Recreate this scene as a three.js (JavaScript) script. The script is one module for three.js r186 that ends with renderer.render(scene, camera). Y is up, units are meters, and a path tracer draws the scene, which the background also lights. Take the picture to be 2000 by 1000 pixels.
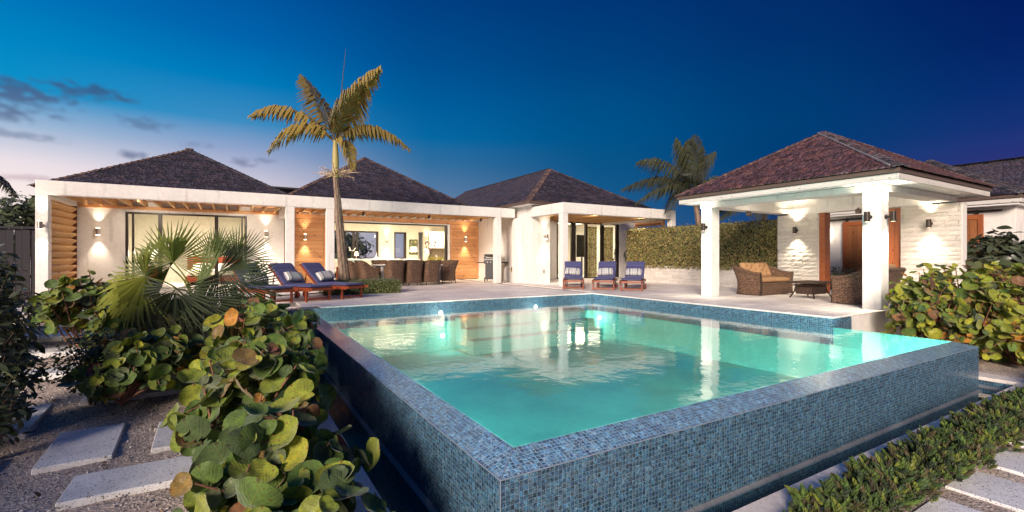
import * as THREE from 'three';
import { mergeGeometries, toCreasedNormals } from 'three/addons/utils/BufferGeometryUtils.js';
import { RectAreaLightUniformsLib } from 'three/addons/lights/RectAreaLightUniformsLib.js';

// ---------- camera, sky, sun, exposure ----------
const W = 1024, H = 512, YAW = 30.87 * Math.PI / 180;
const scene = new THREE.Scene();
const camera = new THREE.PerspectiveCamera(2 * Math.atan(500 / 920) * 180 / Math.PI, 2, 0.05, 3000);
camera.position.set(0, 1.05, 0);
camera.lookAt(Math.sin(YAW), 1.05, -Math.cos(YAW));
camera.setViewOffset(2000, 1000, 0, -2, 2000, 1000);
const renderer = new THREE.WebGLRenderer({ antialias: true });
renderer.setSize(W, H);
renderer.toneMapping = THREE.LinearToneMapping;
renderer.toneMappingExposure = 1.22;
renderer.shadowMap.enabled = true;
RectAreaLightUniformsLib.init();

const rad = (d) => d * Math.PI / 180, clamp = THREE.MathUtils.clamp, lerp = THREE.MathUtils.lerp, sstep = THREE.MathUtils.smoothstep;
const V3 = (x, y, z) => new THREE.Vector3(x, y, z);
function RNG(s) { return () => { s = (s + 0x6d2b79f5) | 0; let t = Math.imul(s ^ (s >>> 15), 1 | s); t = (t + Math.imul(t ^ (t >>> 7), 61 | t)) ^ t; return ((t ^ (t >>> 14)) >>> 0) / 4294967296; }; }
const hash2 = (x, y, s) => { let h = (x * 374761393 + y * 668265263 + s * 1442695041) | 0; h = Math.imul(h ^ (h >>> 13), 1274126177); h = Math.imul(h ^ (h >>> 16), 2246822519); return ((h ^ (h >>> 15)) >>> 0) / 4294967296; };
function vnoise(x, y, px, py, s) {            // value noise that repeats after px, py cells
  const ix = Math.floor(x), iy = Math.floor(y), fx = x - ix, fy = y - iy, u = fx * fx * (3 - 2 * fx), v = fy * fy * (3 - 2 * fy), m = (a, n) => ((a % n) + n) % n;
  const a = hash2(m(ix, px), m(iy, py), s), b = hash2(m(ix + 1, px), m(iy, py), s), c = hash2(m(ix, px), m(iy + 1, py), s), d = hash2(m(ix + 1, px), m(iy + 1, py), s);
  return a + (b - a) * u + (c - a) * v + (a - b - c + d) * u * v;
}
function fbm(u, v, px, py, oct, s) { let t = 0, a = 0.5, n = 0; for (let i = 0; i < oct; i++) { t += a * vnoise(u * px, v * py, px, py, s + i * 17); n += a; a *= 0.5; px *= 2; py *= 2; } return t / n; }

const SKY_EL = [-90, 0, 5, 8, 11, 14, 18, 22, 28, 45, 90];
const SKY_AZ = [-180, -150, -115, -75, -47, -30, -10, 10, 30, 47, 90, 135, 180];
const far = [[50, 56, 92], [70, 68, 120], [58, 64, 124], [48, 62, 124], [36, 60, 123], [26, 56, 121], [17, 53, 119], [11, 51, 118], [8, 50, 118], [6, 52, 122], [6, 62, 134]];
const backSky = [[70, 70, 92], [160, 140, 150], [130, 125, 158], [95, 110, 158], [60, 92, 150], [34, 80, 144], [18, 72, 138], [11, 64, 134], [8, 60, 132], [6, 56, 130], [6, 62, 134]];
const SKY_TAB = [
  backSky,
  [[95, 86, 96], [255, 222, 190], [252, 228, 206], [242, 218, 212], [206, 200, 212], [154, 178, 212], [98, 158, 206], [58, 140, 198], [28, 118, 182], [8, 86, 156], [6, 62, 134]],
  [[95, 86, 96], [255, 224, 196], [252, 228, 212], [236, 216, 216], [180, 190, 212], [110, 166, 208], [45, 146, 202], [18, 128, 192], [4, 104, 174], [2, 80, 152], [6, 62, 134]],
  [[85, 80, 95], [250, 215, 192], [244, 224, 214], [225, 215, 220], [160, 185, 212], [70, 155, 203], [10, 137, 197], [0, 120, 186], [0, 95, 166], [0, 72, 146], [6, 62, 134]],
  [[85, 80, 95], [253, 230, 214], [253, 237, 231], [237, 225, 231], [160, 186, 215], [12, 146, 202], [0, 131, 194], [0, 111, 181], [0, 90, 163], [0, 66, 138], [6, 62, 134]],
  [[75, 75, 95], [240, 218, 216], [230, 216, 223], [206, 201, 218], [150, 167, 204], [60, 141, 194], [0, 123, 187], [0, 101, 174], [0, 79, 154], [0, 60, 132], [6, 62, 134]],
  [[60, 65, 92], [150, 150, 176], [115, 136, 168], [85, 123, 163], [50, 111, 160], [5, 104, 163], [0, 92, 155], [0, 79, 144], [0, 64, 131], [0, 54, 124], [6, 62, 134]],
  [[48, 58, 90], [70, 100, 142], [40, 95, 142], [20, 89, 140], [10, 85, 137], [0, 84, 140], [0, 78, 136], [0, 67, 128], [0, 55, 119], [0, 48, 117], [6, 62, 134]],
  [[42, 52, 88], [40, 70, 126], [15, 66, 122], [5, 65, 120], [0, 63, 118], [0, 63, 119], [0, 58, 116], [1, 50, 111], [3, 41, 105], [4, 42, 110], [6, 62, 134]],
  [[42, 48, 86], [60, 56, 118], [52, 50, 117], [44, 52, 121], [22, 50, 119], [8, 44, 112], [3, 34, 101], [2, 28, 95], [2, 26, 93], [4, 36, 104], [6, 62, 134]],
  far, [[54, 58, 92], [90, 80, 124], [74, 76, 128], [58, 72, 128], [42, 68, 128], [28, 62, 126], [18, 58, 124], [12, 55, 122], [8, 54, 122], [6, 54, 124], [6, 62, 134]], backSky];
const toLin = (c) => { c /= 255; return c <= 0.04045 ? c / 12.92 : Math.pow((c + 0.055) / 1.055, 2.4); };
// [relative azimuth, elevation, half width, half height, strength, pink]
const CLOUDS = [[-46.5, 13.6, 5.5, 1.2, 1.0, 0], [-41.8, 14.7, 4.2, 0.9, 1.0, 0], [-48, 12.0, 5, 1.1, 0.9, 0], [-38.0, 12.6, 2.6, 0.8, 0.6, 0], [-46, 10.2, 4, 0.5, 0.6, 0], [-38.6, 9.5, 1.6, 0.55, 0.9, 0], [-29.6, 9.9, 1.5, 0.65, 0.7, 0], [-27.6, 10.3, 1.5, 0.4, 0.5, 0], [-45.5, 6.6, 2.4, 0.45, 0.6, 1], [-62, 9, 9, 1.2, 0.8, 0], [-75, 13, 8, 1.3, 0.8, 0], [-95, 10, 10, 1.1, 0.7, 0], [-34, 11.2, 2.5, 0.35, 0.35, 0]];
function skyTexture() {
  const w = 2048, h = 1024, d = new Float32Array(w * h * 4), lin = SKY_TAB.map((r) => r.map((c) => c.map(toLin)));
  const find = (a, v) => { let i = 0; while (i < a.length - 2 && v > a[i + 1]) i++; return i; };
  for (let j = 0; j < h; j++) {
    const el = ((j + 0.5) / h - 0.5) * 180, e = find(SKY_EL, el), te = clamp((el - SKY_EL[e]) / (SKY_EL[e + 1] - SKY_EL[e]), 0, 1);
    for (let i = 0; i < w; i++) {
      const ph = ((i + 0.5) / w - 0.5) * 2 * Math.PI;
      let az = Math.atan2(Math.cos(ph), -Math.sin(ph)) * 180 / Math.PI - 30.87; az = ((az + 540) % 360) - 180;
      const a = find(SKY_AZ, az); let ta = (az - SKY_AZ[a]) / (SKY_AZ[a + 1] - SKY_AZ[a]); ta = ta * ta * (3 - 2 * ta) * 0.5 + ta * 0.5;
      let c = [0, 1, 2].map((k) => lerp(lerp(lin[a][e][k], lin[a + 1][e][k], ta), lerp(lin[a][e + 1][k], lin[a + 1][e + 1][k], ta), te));
      if (el > 2 && el < 24 && az < -20 && az > -125) {
        for (const [ca, ce, wa, we, st, pink] of CLOUDS) {
          const dx = (az - ca) / wa, dy = (el - ce) / we;
          if (Math.abs(dx) > 1.6 || Math.abs(dy) > 2.6) continue;
          const n = fbm(az / 9 + ce, el / 4.5 + ca, 12, 12, 6, 11), n2 = fbm(az / 24 + 0.3, el / 9 + ca, 30, 30, 5, 23);
          const den = clamp((Math.exp(-(dx * dx + dy * dy) * 1.3) * (0.15 + 1.9 * n) + (n2 - 0.5) * 0.9 - 0.44) * 1.9, 0, 1) * st;
          const cc = pink ? [0.52, 0.36, 0.44] : [lerp(0.035, 0.30, clamp(1.25 - el / 12, 0, 1)), lerp(0.115, 0.29, clamp(1.25 - el / 12, 0, 1)), lerp(0.26, 0.40, clamp(1.25 - el / 12, 0, 1))];
          c = c.map((v, k) => lerp(v, cc[k], den * 0.92));
        }
      }
      const o = (j * w + i) * 4; d[o] = c[0]; d[o + 1] = c[1]; d[o + 2] = c[2]; d[o + 3] = 1;
    }
  }
  const t = new THREE.DataTexture(d, w, h, THREE.RGBAFormat, THREE.FloatType);
  t.mapping = THREE.EquirectangularReflectionMapping; t.magFilter = THREE.LinearFilter; t.needsUpdate = true; return t;
}
const skyMap = skyTexture();
scene.background = skyMap; scene.environment = skyMap; scene.backgroundIntensity = scene.environmentIntensity = 0.82;
const sun = new THREE.DirectionalLight(new THREE.Color(1.0, 0.83, 0.69), 4.8);
sun.name = 'sun';
sun.position.set(-0.72 * 60, 0.33 * 60, 0.61 * 60); sun.target.position.set(3, 0, -9); sun.position.add(sun.target.position);
sun.castShadow = true; sun.shadow.radius = 34; sun.shadow.mapSize.set(2048, 2048);
Object.assign(sun.shadow.camera, { left: -30, right: 30, top: 20, bottom: -20, near: 1, far: 140 });
scene.add(sun, sun.target);

const POOL_I = 4.6;                                        // candela of each underwater lamp

// ---------- helpers ----------
const used = new Map();
function numbered(n) { const k = used.get(n) || 0; used.set(n, k + 1); return k ? n + '_' + String(k).padStart(3, '0') : n; }
function tag(o, label, category, group, kind) { if (label) o.userData.label = label; if (category) o.userData.category = category; if (group) o.userData.group = group; if (kind) o.userData.kind = kind; return o; }
function thing(name, [x, y, z], turn, label, category, group) { const o = new THREE.Group(); o.name = numbered(name); o.position.set(x, y, z); o.rotation.y = turn || 0; scene.add(o); return tag(o, label, category, group); }
function part(name, geo, mat, parent) {
  const g = Array.isArray(geo) ? merge(geo) : geo, m = new THREE.Mesh(g, mat);
  m.name = parent === scene ? numbered(name) : name; m.castShadow = m.receiveShadow = true; parent.add(m); return m;
}
function parts(name, list, mat, parent) { for (const g of list) if (g) part(name, g, mat, parent); }
function struct(name, geo, mat) { const m = part(name, geo, mat, scene); m.userData.kind = 'structure'; return m; }
function subpart(name, parent) { const g = new THREE.Group(); g.name = name; parent.add(g); return g; }
function merge(list) {
  list = list.filter(Boolean).map((g) => { g = g.index ? g.toNonIndexed() : g.clone(); if (!g.attributes.uv) g.setAttribute('uv', new THREE.BufferAttribute(new Float32Array(g.attributes.position.count * 2), 2)); for (const k of Object.keys(g.attributes)) if (!['position', 'normal', 'uv', 'color'].includes(k)) g.deleteAttribute(k); g.morphAttributes = {}; return g; });
  return list.length === 1 ? list[0] : mergeGeometries(list, false);
}
function at(g, x = 0, y = 0, z = 0, rx = 0, ry = 0, rz = 0) { return g.clone().applyMatrix4(new THREE.Matrix4().compose(V3(x, y, z), new THREE.Quaternion().setFromEuler(new THREE.Euler(rx, ry, rz, 'YXZ')), V3(1, 1, 1))); }
function boxUV(g, grain = -1, du = 0, dv = 0) {       // uv in metres, from each face's own plane; grain is the axis that u runs along
  const p = g.attributes.position, n = g.attributes.normal, uv = new Float32Array(p.count * 2);
  for (let i = 0; i < p.count; i++) {
    const P = [p.getX(i), p.getY(i), p.getZ(i)], N = [Math.abs(n.getX(i)), Math.abs(n.getY(i)), Math.abs(n.getZ(i))];
    const a = N[0] > N[1] && N[0] > N[2] ? 0 : N[1] > N[2] ? 1 : 2;
    let [b, c] = a === 0 ? [2, 1] : a === 1 ? [0, 2] : [0, 1];
    if (c === grain) [b, c] = [c, b];
    uv[i * 2] = P[b] + du; uv[i * 2 + 1] = P[c] + dv;
  }
  g.setAttribute('uv', new THREE.BufferAttribute(uv, 2)); return g;
}
function polys(list) {                                  // flat convex polygons -> non-indexed geometry
  const p = [], n = [], a = V3(), b = V3();
  for (const q of list) { a.subVectors(q[1], q[0]); b.subVectors(q[2], q[0]); a.cross(b).normalize(); for (let i = 1; i < q.length - 1; i++) for (const v of [q[0], q[i], q[i + 1]]) { p.push(v.x, v.y, v.z); n.push(a.x, a.y, a.z); } }
  const g = new THREE.BufferGeometry(); g.setAttribute('position', new THREE.BufferAttribute(new Float32Array(p), 3)); g.setAttribute('normal', new THREE.BufferAttribute(new Float32Array(n), 3)); return g;
}
function cbox(w, h, d, c = 0.004, grain = -1, du = 0, dv = 0) {   // box with chamfered edges
  const Hf = [w / 2, h / 2, d / 2]; c = Math.min(c, Hf[0] * 0.45, Hf[1] * 0.45, Hf[2] * 0.45);
  const P = (s, a) => V3(...[0, 1, 2].map((k) => s[k] * (k === a ? Hf[k] : Hf[k] - c)));
  const L = [], add = (q) => { const n = V3().subVectors(q[1], q[0]).cross(V3().subVectors(q[2], q[0])), m = q.reduce((t, v) => t.add(v), V3()); if (n.dot(m) < 0) q.reverse(); L.push(q); };
  for (let a = 0; a < 3; a++) { const b = (a + 1) % 3, e = (a + 2) % 3; for (const s of [-1, 1]) { add([[-1, -1], [1, -1], [1, 1], [-1, 1]].map(([i, j]) => { const q = []; q[a] = s; q[b] = i; q[e] = j; return P(q, a); })); } }
  for (let a = 0; a < 3; a++) { const b = (a + 1) % 3, e = (a + 2) % 3; for (const i of [-1, 1]) for (const j of [-1, 1]) { const q = (t) => { const r = []; r[a] = i; r[b] = j; r[e] = t; return r; }; add([P(q(-1), a), P(q(1), a), P(q(1), b), P(q(-1), b)]); } }
  for (const i of [-1, 1]) for (const j of [-1, 1]) for (const k of [-1, 1]) add([P([i, j, k], 0), P([i, j, k], 1), P([i, j, k], 2)]);
  return boxUV(polys(L), grain, du, dv);
}
const box = (x0, x1, y0, y1, z0, z1, grain = -1, c = 0.006) => boxUV(at(cbox(x1 - x0, y1 - y0, z1 - z0, c), (x0 + x1) / 2, (y0 + y1) / 2, (z0 + z1) / 2), grain);
function bar(p, q, r0, r1 = r0, seg = 8, open = false) {
  const d = V3().subVectors(q, p), L = d.length(), g = new THREE.CylinderGeometry(r1, r0, L, seg, 1, open);
  return g.applyQuaternion(new THREE.Quaternion().setFromUnitVectors(V3(0, 1, 0), d.normalize())).translate((p.x + q.x) / 2, (p.y + q.y) / 2, (p.z + q.z) / 2);
}
function beamBar(p, q, w, h, c = 0.004) {                // rectangular bar from p to q, w across, h in the up direction
  const d = V3().subVectors(q, p), L = d.length(); d.normalize();
  const up = Math.abs(d.y) > 0.95 ? V3(0, 0, 1) : V3(0, 1, 0), xx = V3().crossVectors(up, d).normalize(), yy = V3().crossVectors(d, xx);
  return cbox(w, h, L, c, 2).applyMatrix4(new THREE.Matrix4().makeBasis(xx, yy, d).setPosition((p.x + q.x) / 2, (p.y + q.y) / 2, (p.z + q.z) / 2));
}
function tube(pts, r0, r1 = r0, seg = 24, rs = 7) {        // tapered tube along a smooth curve
  const curve = new THREE.CatmullRomCurve3(pts), g = new THREE.TubeGeometry(curve, seg, 1, rs, false), p = g.attributes.position, c = V3();
  for (let i = 0; i <= seg; i++) { curve.getPointAt(i / seg, c); const r = typeof r0 === 'function' ? r0(i / seg) : lerp(r0, r1, i / seg); for (let j = 0; j <= rs; j++) { const k = i * (rs + 1) + j; p.setXYZ(k, c.x + (p.getX(k) - c.x) * r, c.y + (p.getY(k) - c.y) * r, c.z + (p.getZ(k) - c.z) * r); } }
  const uv = g.attributes.uv, L = curve.getLength(); for (let k = 0; k < uv.count; k++) uv.setXY(k, uv.getX(k) * L, uv.getY(k) * 0.5);
  return g;
}
function puff(w, h, d, e = 0.35, nx = 14, nz = 14, tuft = null) {  // cushion: w x d in plan, h thick, soft edges
  const g = new THREE.BoxGeometry(2, 2, 2, nx, 4, nz), p = g.attributes.position;
  for (let i = 0; i < p.count; i++) {
    const x = p.getX(i), y = p.getY(i), z = p.getZ(i), ex = 1 - Math.pow(Math.abs(x), 5), ez = 1 - Math.pow(Math.abs(z), 5);
    let t = lerp(e, 1, Math.sqrt(Math.max(0, ex * ez))), pin = 1 - 0.06 * (1 - Math.abs(y)) * 0;
    const k = 1 - 0.03 * (1 - y * y) * -1, cx = 1 - 0.05 * Math.pow(Math.abs(z), 4) * Math.abs(x), cz = 1 - 0.05 * Math.pow(Math.abs(x), 4) * Math.abs(z);
    if (tuft) for (const [a, b] of tuft) { const q = Math.hypot((x - a) * w / 2, (z - b) * d / 2); t -= 0.5 * Math.exp(-q * q / 0.0022) + 0.12 * Math.exp(-q * q / 0.01); }
    p.setXYZ(i, x * w / 2 * cx * k, y * h / 2 * t * pin, z * d / 2 * cz * k);
  }
  g.computeVertexNormals(); return boxUV(toCreasedNormals(g, 0.9));
}
// ---------- procedural textures ----------
function tex(w, h, fn, srgb) {
  const d = new Uint8Array(w * h * 4);
  for (let y = 0; y < h; y++) for (let x = 0; x < w; x++) { const c = fn(x / w, y / h, x, y), o = (y * w + x) * 4; if (typeof c === 'number') d[o] = d[o + 1] = d[o + 2] = clamp(c, 0, 1) * 255; else { d[o] = clamp(c[0], 0, 1) * 255; d[o + 1] = clamp(c[1], 0, 1) * 255; d[o + 2] = clamp(c[2], 0, 1) * 255; } d[o + 3] = 255; }
  const t = new THREE.DataTexture(d, w, h, THREE.RGBAFormat); t.wrapS = t.wrapT = THREE.RepeatWrapping; t.magFilter = THREE.LinearFilter; t.minFilter = THREE.LinearFilter; if (srgb) t.colorSpace = THREE.SRGBColorSpace; t.needsUpdate = true; return t;
}
const rep = (t, sx, sy = sx) => { const c = t.clone(); c.repeat.set(1 / sx, 1 / sy); c.needsUpdate = true; return c; };
const lin3 = (r, g, b) => new THREE.Color().setRGB(r, g, b);
function M(name, o) {
  const phys = ['transmission', 'clearcoat', 'sheen', 'ior', 'specularIntensity'].some((k) => k in o), m = new (phys ? THREE.MeshPhysicalMaterial : THREE.MeshStandardMaterial)({ roughness: 0.8, metalness: 0, side: THREE.DoubleSide, ...o, color: Array.isArray(o.color) ? lin3(...o.color) : o.color || lin3(1, 1, 1) });
  m.name = name; return m;
}
const mulc = (c, k) => c.map((v) => v * k);
// mosaic: 48 x 48 glass tiles, 32 mm pitch
const MOS = 48, MS = 1152, MOS_M = MOS * 0.032;
const mosCol = tex(MS, MS, (u, v) => {
  const X = u * MOS, Y = v * MOS, ix = Math.floor(X), iy = Math.floor(Y), fx = X - ix, fy = Y - iy, r = hash2(ix, iy, 5), r2 = hash2(ix, iy, 6), ang = hash2(ix, iy, 8) * 6.28;
  const e = Math.min(fx, 1 - fx, fy, 1 - fy), wob = 0.018 * (vnoise(u * 192, v * 192, 192, 192, 3) - 0.5);
  const grout = sstep(e + wob, 0.035, 0.065);
  const sx = (fx * Math.cos(ang) + fy * Math.sin(ang)) * 2.2, sy = (-fx * Math.sin(ang) + fy * Math.cos(ang)) * 5;
  const st = fbm((ix * 7.3 + sx) / 160, (iy * 3.1 + sy) / 160, 160, 160, 3, 41), spk = vnoise(u * 768, v * 768, 768, 768, 9);
  let k = 0.72 + 0.36 * r + (st - 0.5) * 1.5 + (spk - 0.5) * 0.2; k = Math.max(0.3, k);
  const c = r2 < 0.25 ? [0.26, 0.36, 0.43] : r2 < 0.55 ? [0.20, 0.34, 0.44] : r2 < 0.8 ? [0.24, 0.38, 0.47] : [0.19, 0.30, 0.41];
  const g = 0.38 + 0.10 * vnoise(u * 96, v * 96, 96, 96, 4);
  return [lerp(g * 0.86, c[0] * k, grout), lerp(g * 1.04, c[1] * k, grout), lerp(g * 1.22, c[2] * k, grout)];
}, true);
const mosBump = tex(MS, MS, (u, v) => { const X = u * MOS, Y = v * MOS, ix = Math.floor(X), iy = Math.floor(Y), fx = X - ix, fy = Y - iy, e = Math.min(fx, 1 - fx, fy, 1 - fy); const t = (hash2(ix, iy, 31) - 0.5) * (fx - 0.5) * 0.35 + (hash2(ix, iy, 32) - 0.5) * (fy - 0.5) * 0.35; return 0.55 * sstep(e, 0.02, 0.13) + 0.2 + t + 0.05 * vnoise(u * 384, v * 384, 384, 384, 2); });
const mosRough = tex(512, 512, (u, v) => { const X = u * MOS, Y = v * MOS, fx = X - Math.floor(X), fy = Y - Math.floor(Y), e = Math.min(fx, 1 - fx, fy, 1 - fy); return lerp(0.8, 0.14 + 0.16 * hash2(Math.floor(X), Math.floor(Y), 77), sstep(e, 0.02, 0.07)); });
const plasCol = tex(640, 640, (u, v) => { const a = fbm(u, v, 3, 3, 6, 101), b = fbm(u, v, 40, 40, 3, 121), st = fbm(u, v, 24, 3, 3, 131); const k = 0.92 + 0.14 * (a - 0.5) + 0.06 * (b - 0.5) - 0.07 * sstep(st, 0.62, 0.8); return [k, k * 0.993, k * 0.98]; }, true);
const plasBump = tex(512, 512, (u, v) => 0.5 * fbm(u, v, 14, 14, 5, 201) + 0.5 * fbm(u, v, 90, 90, 3, 211));
function woodFn(seed, knots, tone) {
  const K = []; for (let i = 0; i < knots; i++) K.push([hash2(i, 1, seed), hash2(i, 2, seed), 0.006 + 0.010 * hash2(i, 3, seed)]);
  return (u, v) => {                                    // u along the grain
    let w = fbm(u, v, 2, 5, 3, seed) * 0.10, kn = 0;
    for (const [a, b, r] of K) { let dx = u - a, dy = v - b; dx -= Math.round(dx); dy -= Math.round(dy); const q = Math.hypot(dx * 0.55, dy); w += 0.035 * Math.exp(-q * q / (r * r * 6)) * Math.sign(dy || 1); kn = Math.max(kn, 1 - sstep(q, r * 0.6, r * 1.1)); }
    const ring = 0.5 + 0.5 * Math.sin((v + w) * 6.2832 * 26), fine = fbm(u, v, 6, 160, 3, seed + 7), blot = fbm(u, v, 3, 8, 4, seed + 9);
    const t = 0.55 + 0.30 * (ring - 0.5) * 0.6 + 0.5 * (fine - 0.5) + 0.55 * (blot - 0.5);
    return tone.map((c, k) => lerp(c[0] + (c[1] - c[0]) * clamp(t, 0, 1), c[0] * 0.35, kn));
  };
}
const cedCol = tex(768, 384, woodFn(301, 26, [[0.68, 0.91], [0.46, 0.70], [0.29, 0.49]]), true);
const teakCol = tex(512, 512, woodFn(401, 0, [[0.38, 0.66], [0.15, 0.32], [0.06, 0.15]]), true);
const whiteWood = tex(512, 512, woodFn(451, 8, [[0.74, 0.90], [0.73, 0.88], [0.72, 0.86]]), true);
const pineCol = tex(512, 256, woodFn(351, 8, [[0.70, 0.85], [0.54, 0.69], [0.36, 0.48]]), true);
const woodBump = tex(512, 512, (u, v) => fbm(u, v, 4, 120, 4, 501));
const shinCol = tex(512, 512, (u, v) => { const f = fbm(u, v, 120, 5, 3, 601), b = fbm(u, v, 18, 12, 4, 611), crack = sstep(fbm(u, v, 70, 2, 2, 621), 0.7, 0.78); const k = 0.55 + 0.9 * (f - 0.5) + 0.9 * (b - 0.5) - 0.3 * crack; return [clamp(k, 0.12, 1), clamp(k, 0.12, 1) * 0.95, clamp(k, 0.12, 1) * 0.93]; }, true);
const limeCol = tex(768, 768, (u, v) => { const a = fbm(u, v, 5, 5, 5, 701), b = fbm(u, v, 70, 70, 3, 711), p = sstep(vnoise(u * 150, v * 150, 150, 150, 721), 0.88, 0.96), vein = fbm(u, v, 4, 22, 4, 731); const k = 0.94 + 0.16 * (a - 0.5) + 0.14 * (b - 0.5) + 0.10 * (vein - 0.5) - 0.2 * p; return [k, k * 0.985, k * 0.965]; }, true);
const limeBump = tex(512, 512, (u, v) => 0.6 * fbm(u, v, 60, 60, 4, 741) + 0.4 * (1 - sstep(vnoise(u * 150, v * 150, 150, 150, 721), 0.86, 0.96)));
const slabCol = tex(768, 768, (u, v) => { const a = fbm(u, v, 6, 6, 5, 801), n = vnoise(u * 96, v * 96, 96, 96, 811), n2 = vnoise(u * 190, v * 190, 190, 190, 821), pit = 0.75 * Math.max(sstep(n, 0.86, 0.92), 0.8 * sstep(n2, 0.86, 0.92)); const k = 0.92 + 0.16 * (a - 0.5) + 0.12 * (fbm(u, v, 120, 120, 2, 831) - 0.5); return [lerp(k, 0.34, pit), lerp(k * 0.985, 0.31, pit), lerp(k * 0.96, 0.28, pit)]; }, true);
const slabBump = tex(768, 768, (u, v) => { const n = vnoise(u * 96, v * 96, 96, 96, 811), n2 = vnoise(u * 190, v * 190, 190, 190, 821); return 0.8 - 0.6 * Math.max(sstep(n, 0.85, 0.93), 0.8 * sstep(n2, 0.85, 0.93)) + 0.15 * fbm(u, v, 80, 80, 3, 841); });
const sandCol = tex(768, 768, (u, v) => { const a = fbm(u, v, 5, 5, 6, 901), g = vnoise(u * 256, v * 256, 256, 256, 911), g2 = vnoise(u * 120, v * 120, 120, 120, 921), deb = sstep(vnoise(u * 90, v * 180, 90, 180, 931), 0.85, 0.92) * sstep(a, 0.38, 0.6); let k = 0.74 + 0.22 * (a - 0.5) + 0.34 * (g - 0.5) + 0.30 * (g2 - 0.5); return [lerp(k, 0.18, deb), lerp(k * 0.93, 0.13, deb), lerp(k * 0.87, 0.10, deb)]; }, true);
const sandBump = tex(768, 768, (u, v) => 0.5 * fbm(u, v, 8, 8, 4, 941) + 0.3 * vnoise(u * 120, v * 120, 120, 120, 921) + 0.2 * vnoise(u * 256, v * 256, 256, 256, 911));
const WKN = 24, wick = (u, v) => { const X = u * WKN, Y = v * WKN * 2, ix = Math.floor(X), iy = Math.floor(Y), fx = X - ix, fy = Y - iy, over = (ix + iy) % 2 === 0; const hgt = over ? Math.sin(Math.PI * fy) * (0.45 + 0.55 * Math.sin(Math.PI * fx)) : 0.5 * Math.sin(Math.PI * fx) * Math.sqrt(Math.sin(Math.PI * fy) + 0.01); return [hgt, over, ix, iy]; };
const wickCol = tex(768, 768, (u, v) => { const [h, o, ix, iy] = wick(u, v), r = hash2(o ? ix >> 1 : ix, iy, 1001), s = fbm(u, v, 40, 200, 2, 1011); const k = (0.12 + 0.88 * Math.sqrt(h)) * (0.65 + 0.6 * r) * (0.8 + 0.4 * s); return [0.66 * k, 0.53 * k, 0.42 * k]; }, true);
const wickBump = tex(768, 768, (u, v) => wick(u, v)[0]);
const weave = tex(256, 256, (u, v) => { const x = Math.sin(u * 6.2832 * 40), y = Math.sin(v * 6.2832 * 40); return 0.5 + 0.25 * x * (Math.floor(v * 80) % 2 ? 1 : -1) + 0.15 * y + 0.2 * (fbm(u, v, 8, 8, 3, 1101) - 0.5); });
const strCols = [[0.88, 0.87, 0.83], [0.12, 0.13, 0.20], [0.87, 0.86, 0.82], [0.30, 0.42, 0.55], [0.88, 0.87, 0.84], [0.13, 0.12, 0.20], [0.42, 0.34, 0.55], [0.85, 0.85, 0.82], [0.20, 0.35, 0.42], [0.55, 0.60, 0.42], [0.87, 0.86, 0.83], [0.10, 0.11, 0.18], [0.80, 0.80, 0.80], [0.45, 0.38, 0.58]];
const strW = [5, 2, 3, 2, 4, 3, 2, 3, 2, 1, 5, 2, 4, 2], strT = strW.reduce((a, b) => a + b);
const stripe = tex(512, 64, (u, v) => { let t = ((u * 2) % 1) * strT, i = 0; while (t > strW[i]) { t -= strW[i]; i++; } const k = 0.92 + 0.16 * (vnoise(u * 256, v * 32, 256, 32, 1201) - 0.5); return strCols[i].map((c) => c * k); }, true);
const floral = tex(320, 640, (u, v) => { const X = u * 8, Y = v * 16; let m = 0; for (let dx = -1; dx <= 1; dx++) for (let dy = -1; dy <= 1; dy++) { const ix = Math.floor(X) + dx, iy = Math.floor(Y) + dy, jx = ((ix % 8) + 8) % 8, jy = ((iy % 16) + 16) % 16, cx = ix + 0.2 + 0.6 * hash2(jx, jy, 1301), cy = iy + 0.2 + 0.6 * hash2(jx, jy, 1302), a = Math.atan2(Y - cy, X - cx), q = Math.hypot(X - cx, Y - cy), r = (0.25 + 0.22 * hash2(jx, jy, 1303)) * (0.7 + 0.3 * Math.cos(a * 5 + jx)); m = Math.max(m, 1 - sstep(q, r * 0.8, r)); } const k = 0.9 + 0.2 * (fbm(u, v, 60, 60, 2, 1311) - 0.5); const leaf = sstep(fbm(u, v, 30, 50, 2, 1321), 0.62, 0.68); m = Math.max(m, leaf); return [lerp(0.86, 0.42, m) * k, lerp(0.81, 0.35, m) * k, lerp(0.62, 0.18, m) * k]; }, true);
const leafVein = tex(512, 512, (u, v) => {                // sea-grape leaf: round blade, base at v = 0, midrib up the middle
  const x = u - 0.5, y = v; let ve = 1 - sstep(Math.abs(x), 0.004, 0.015);
  for (let i = 0; i < 6; i++) { const b = 0.02 + i * 0.14, t = Math.abs(x), yy = b + t * (0.55 + 0.25 * i / 6) + t * t * 0.7; ve = Math.max(ve, (1 - sstep(Math.abs(y - yy), 0.003, 0.012)) * 0.85); }
  ve *= 0.9 + 0.2 * fbm(u, v, 9, 9, 2, 1405); const n = fbm(u, v, 40, 40, 3, 1401), bl = fbm(u, v, 5, 5, 4, 1411), edge = Math.hypot(x, y - 0.5), brown = sstep(bl + edge * 0.55, 0.86, 0.95);
  const k = 0.78 + 0.30 * (n - 0.5) + 0.5 * (bl - 0.5);
  return [lerp(lerp(k, 0.72, brown), 1.0, ve * 0.8), lerp(lerp(k, 0.5, brown), 0.72, ve * 0.55), lerp(lerp(k, 0.3, brown), 0.55, ve * 0.5)];
}, true);
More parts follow.
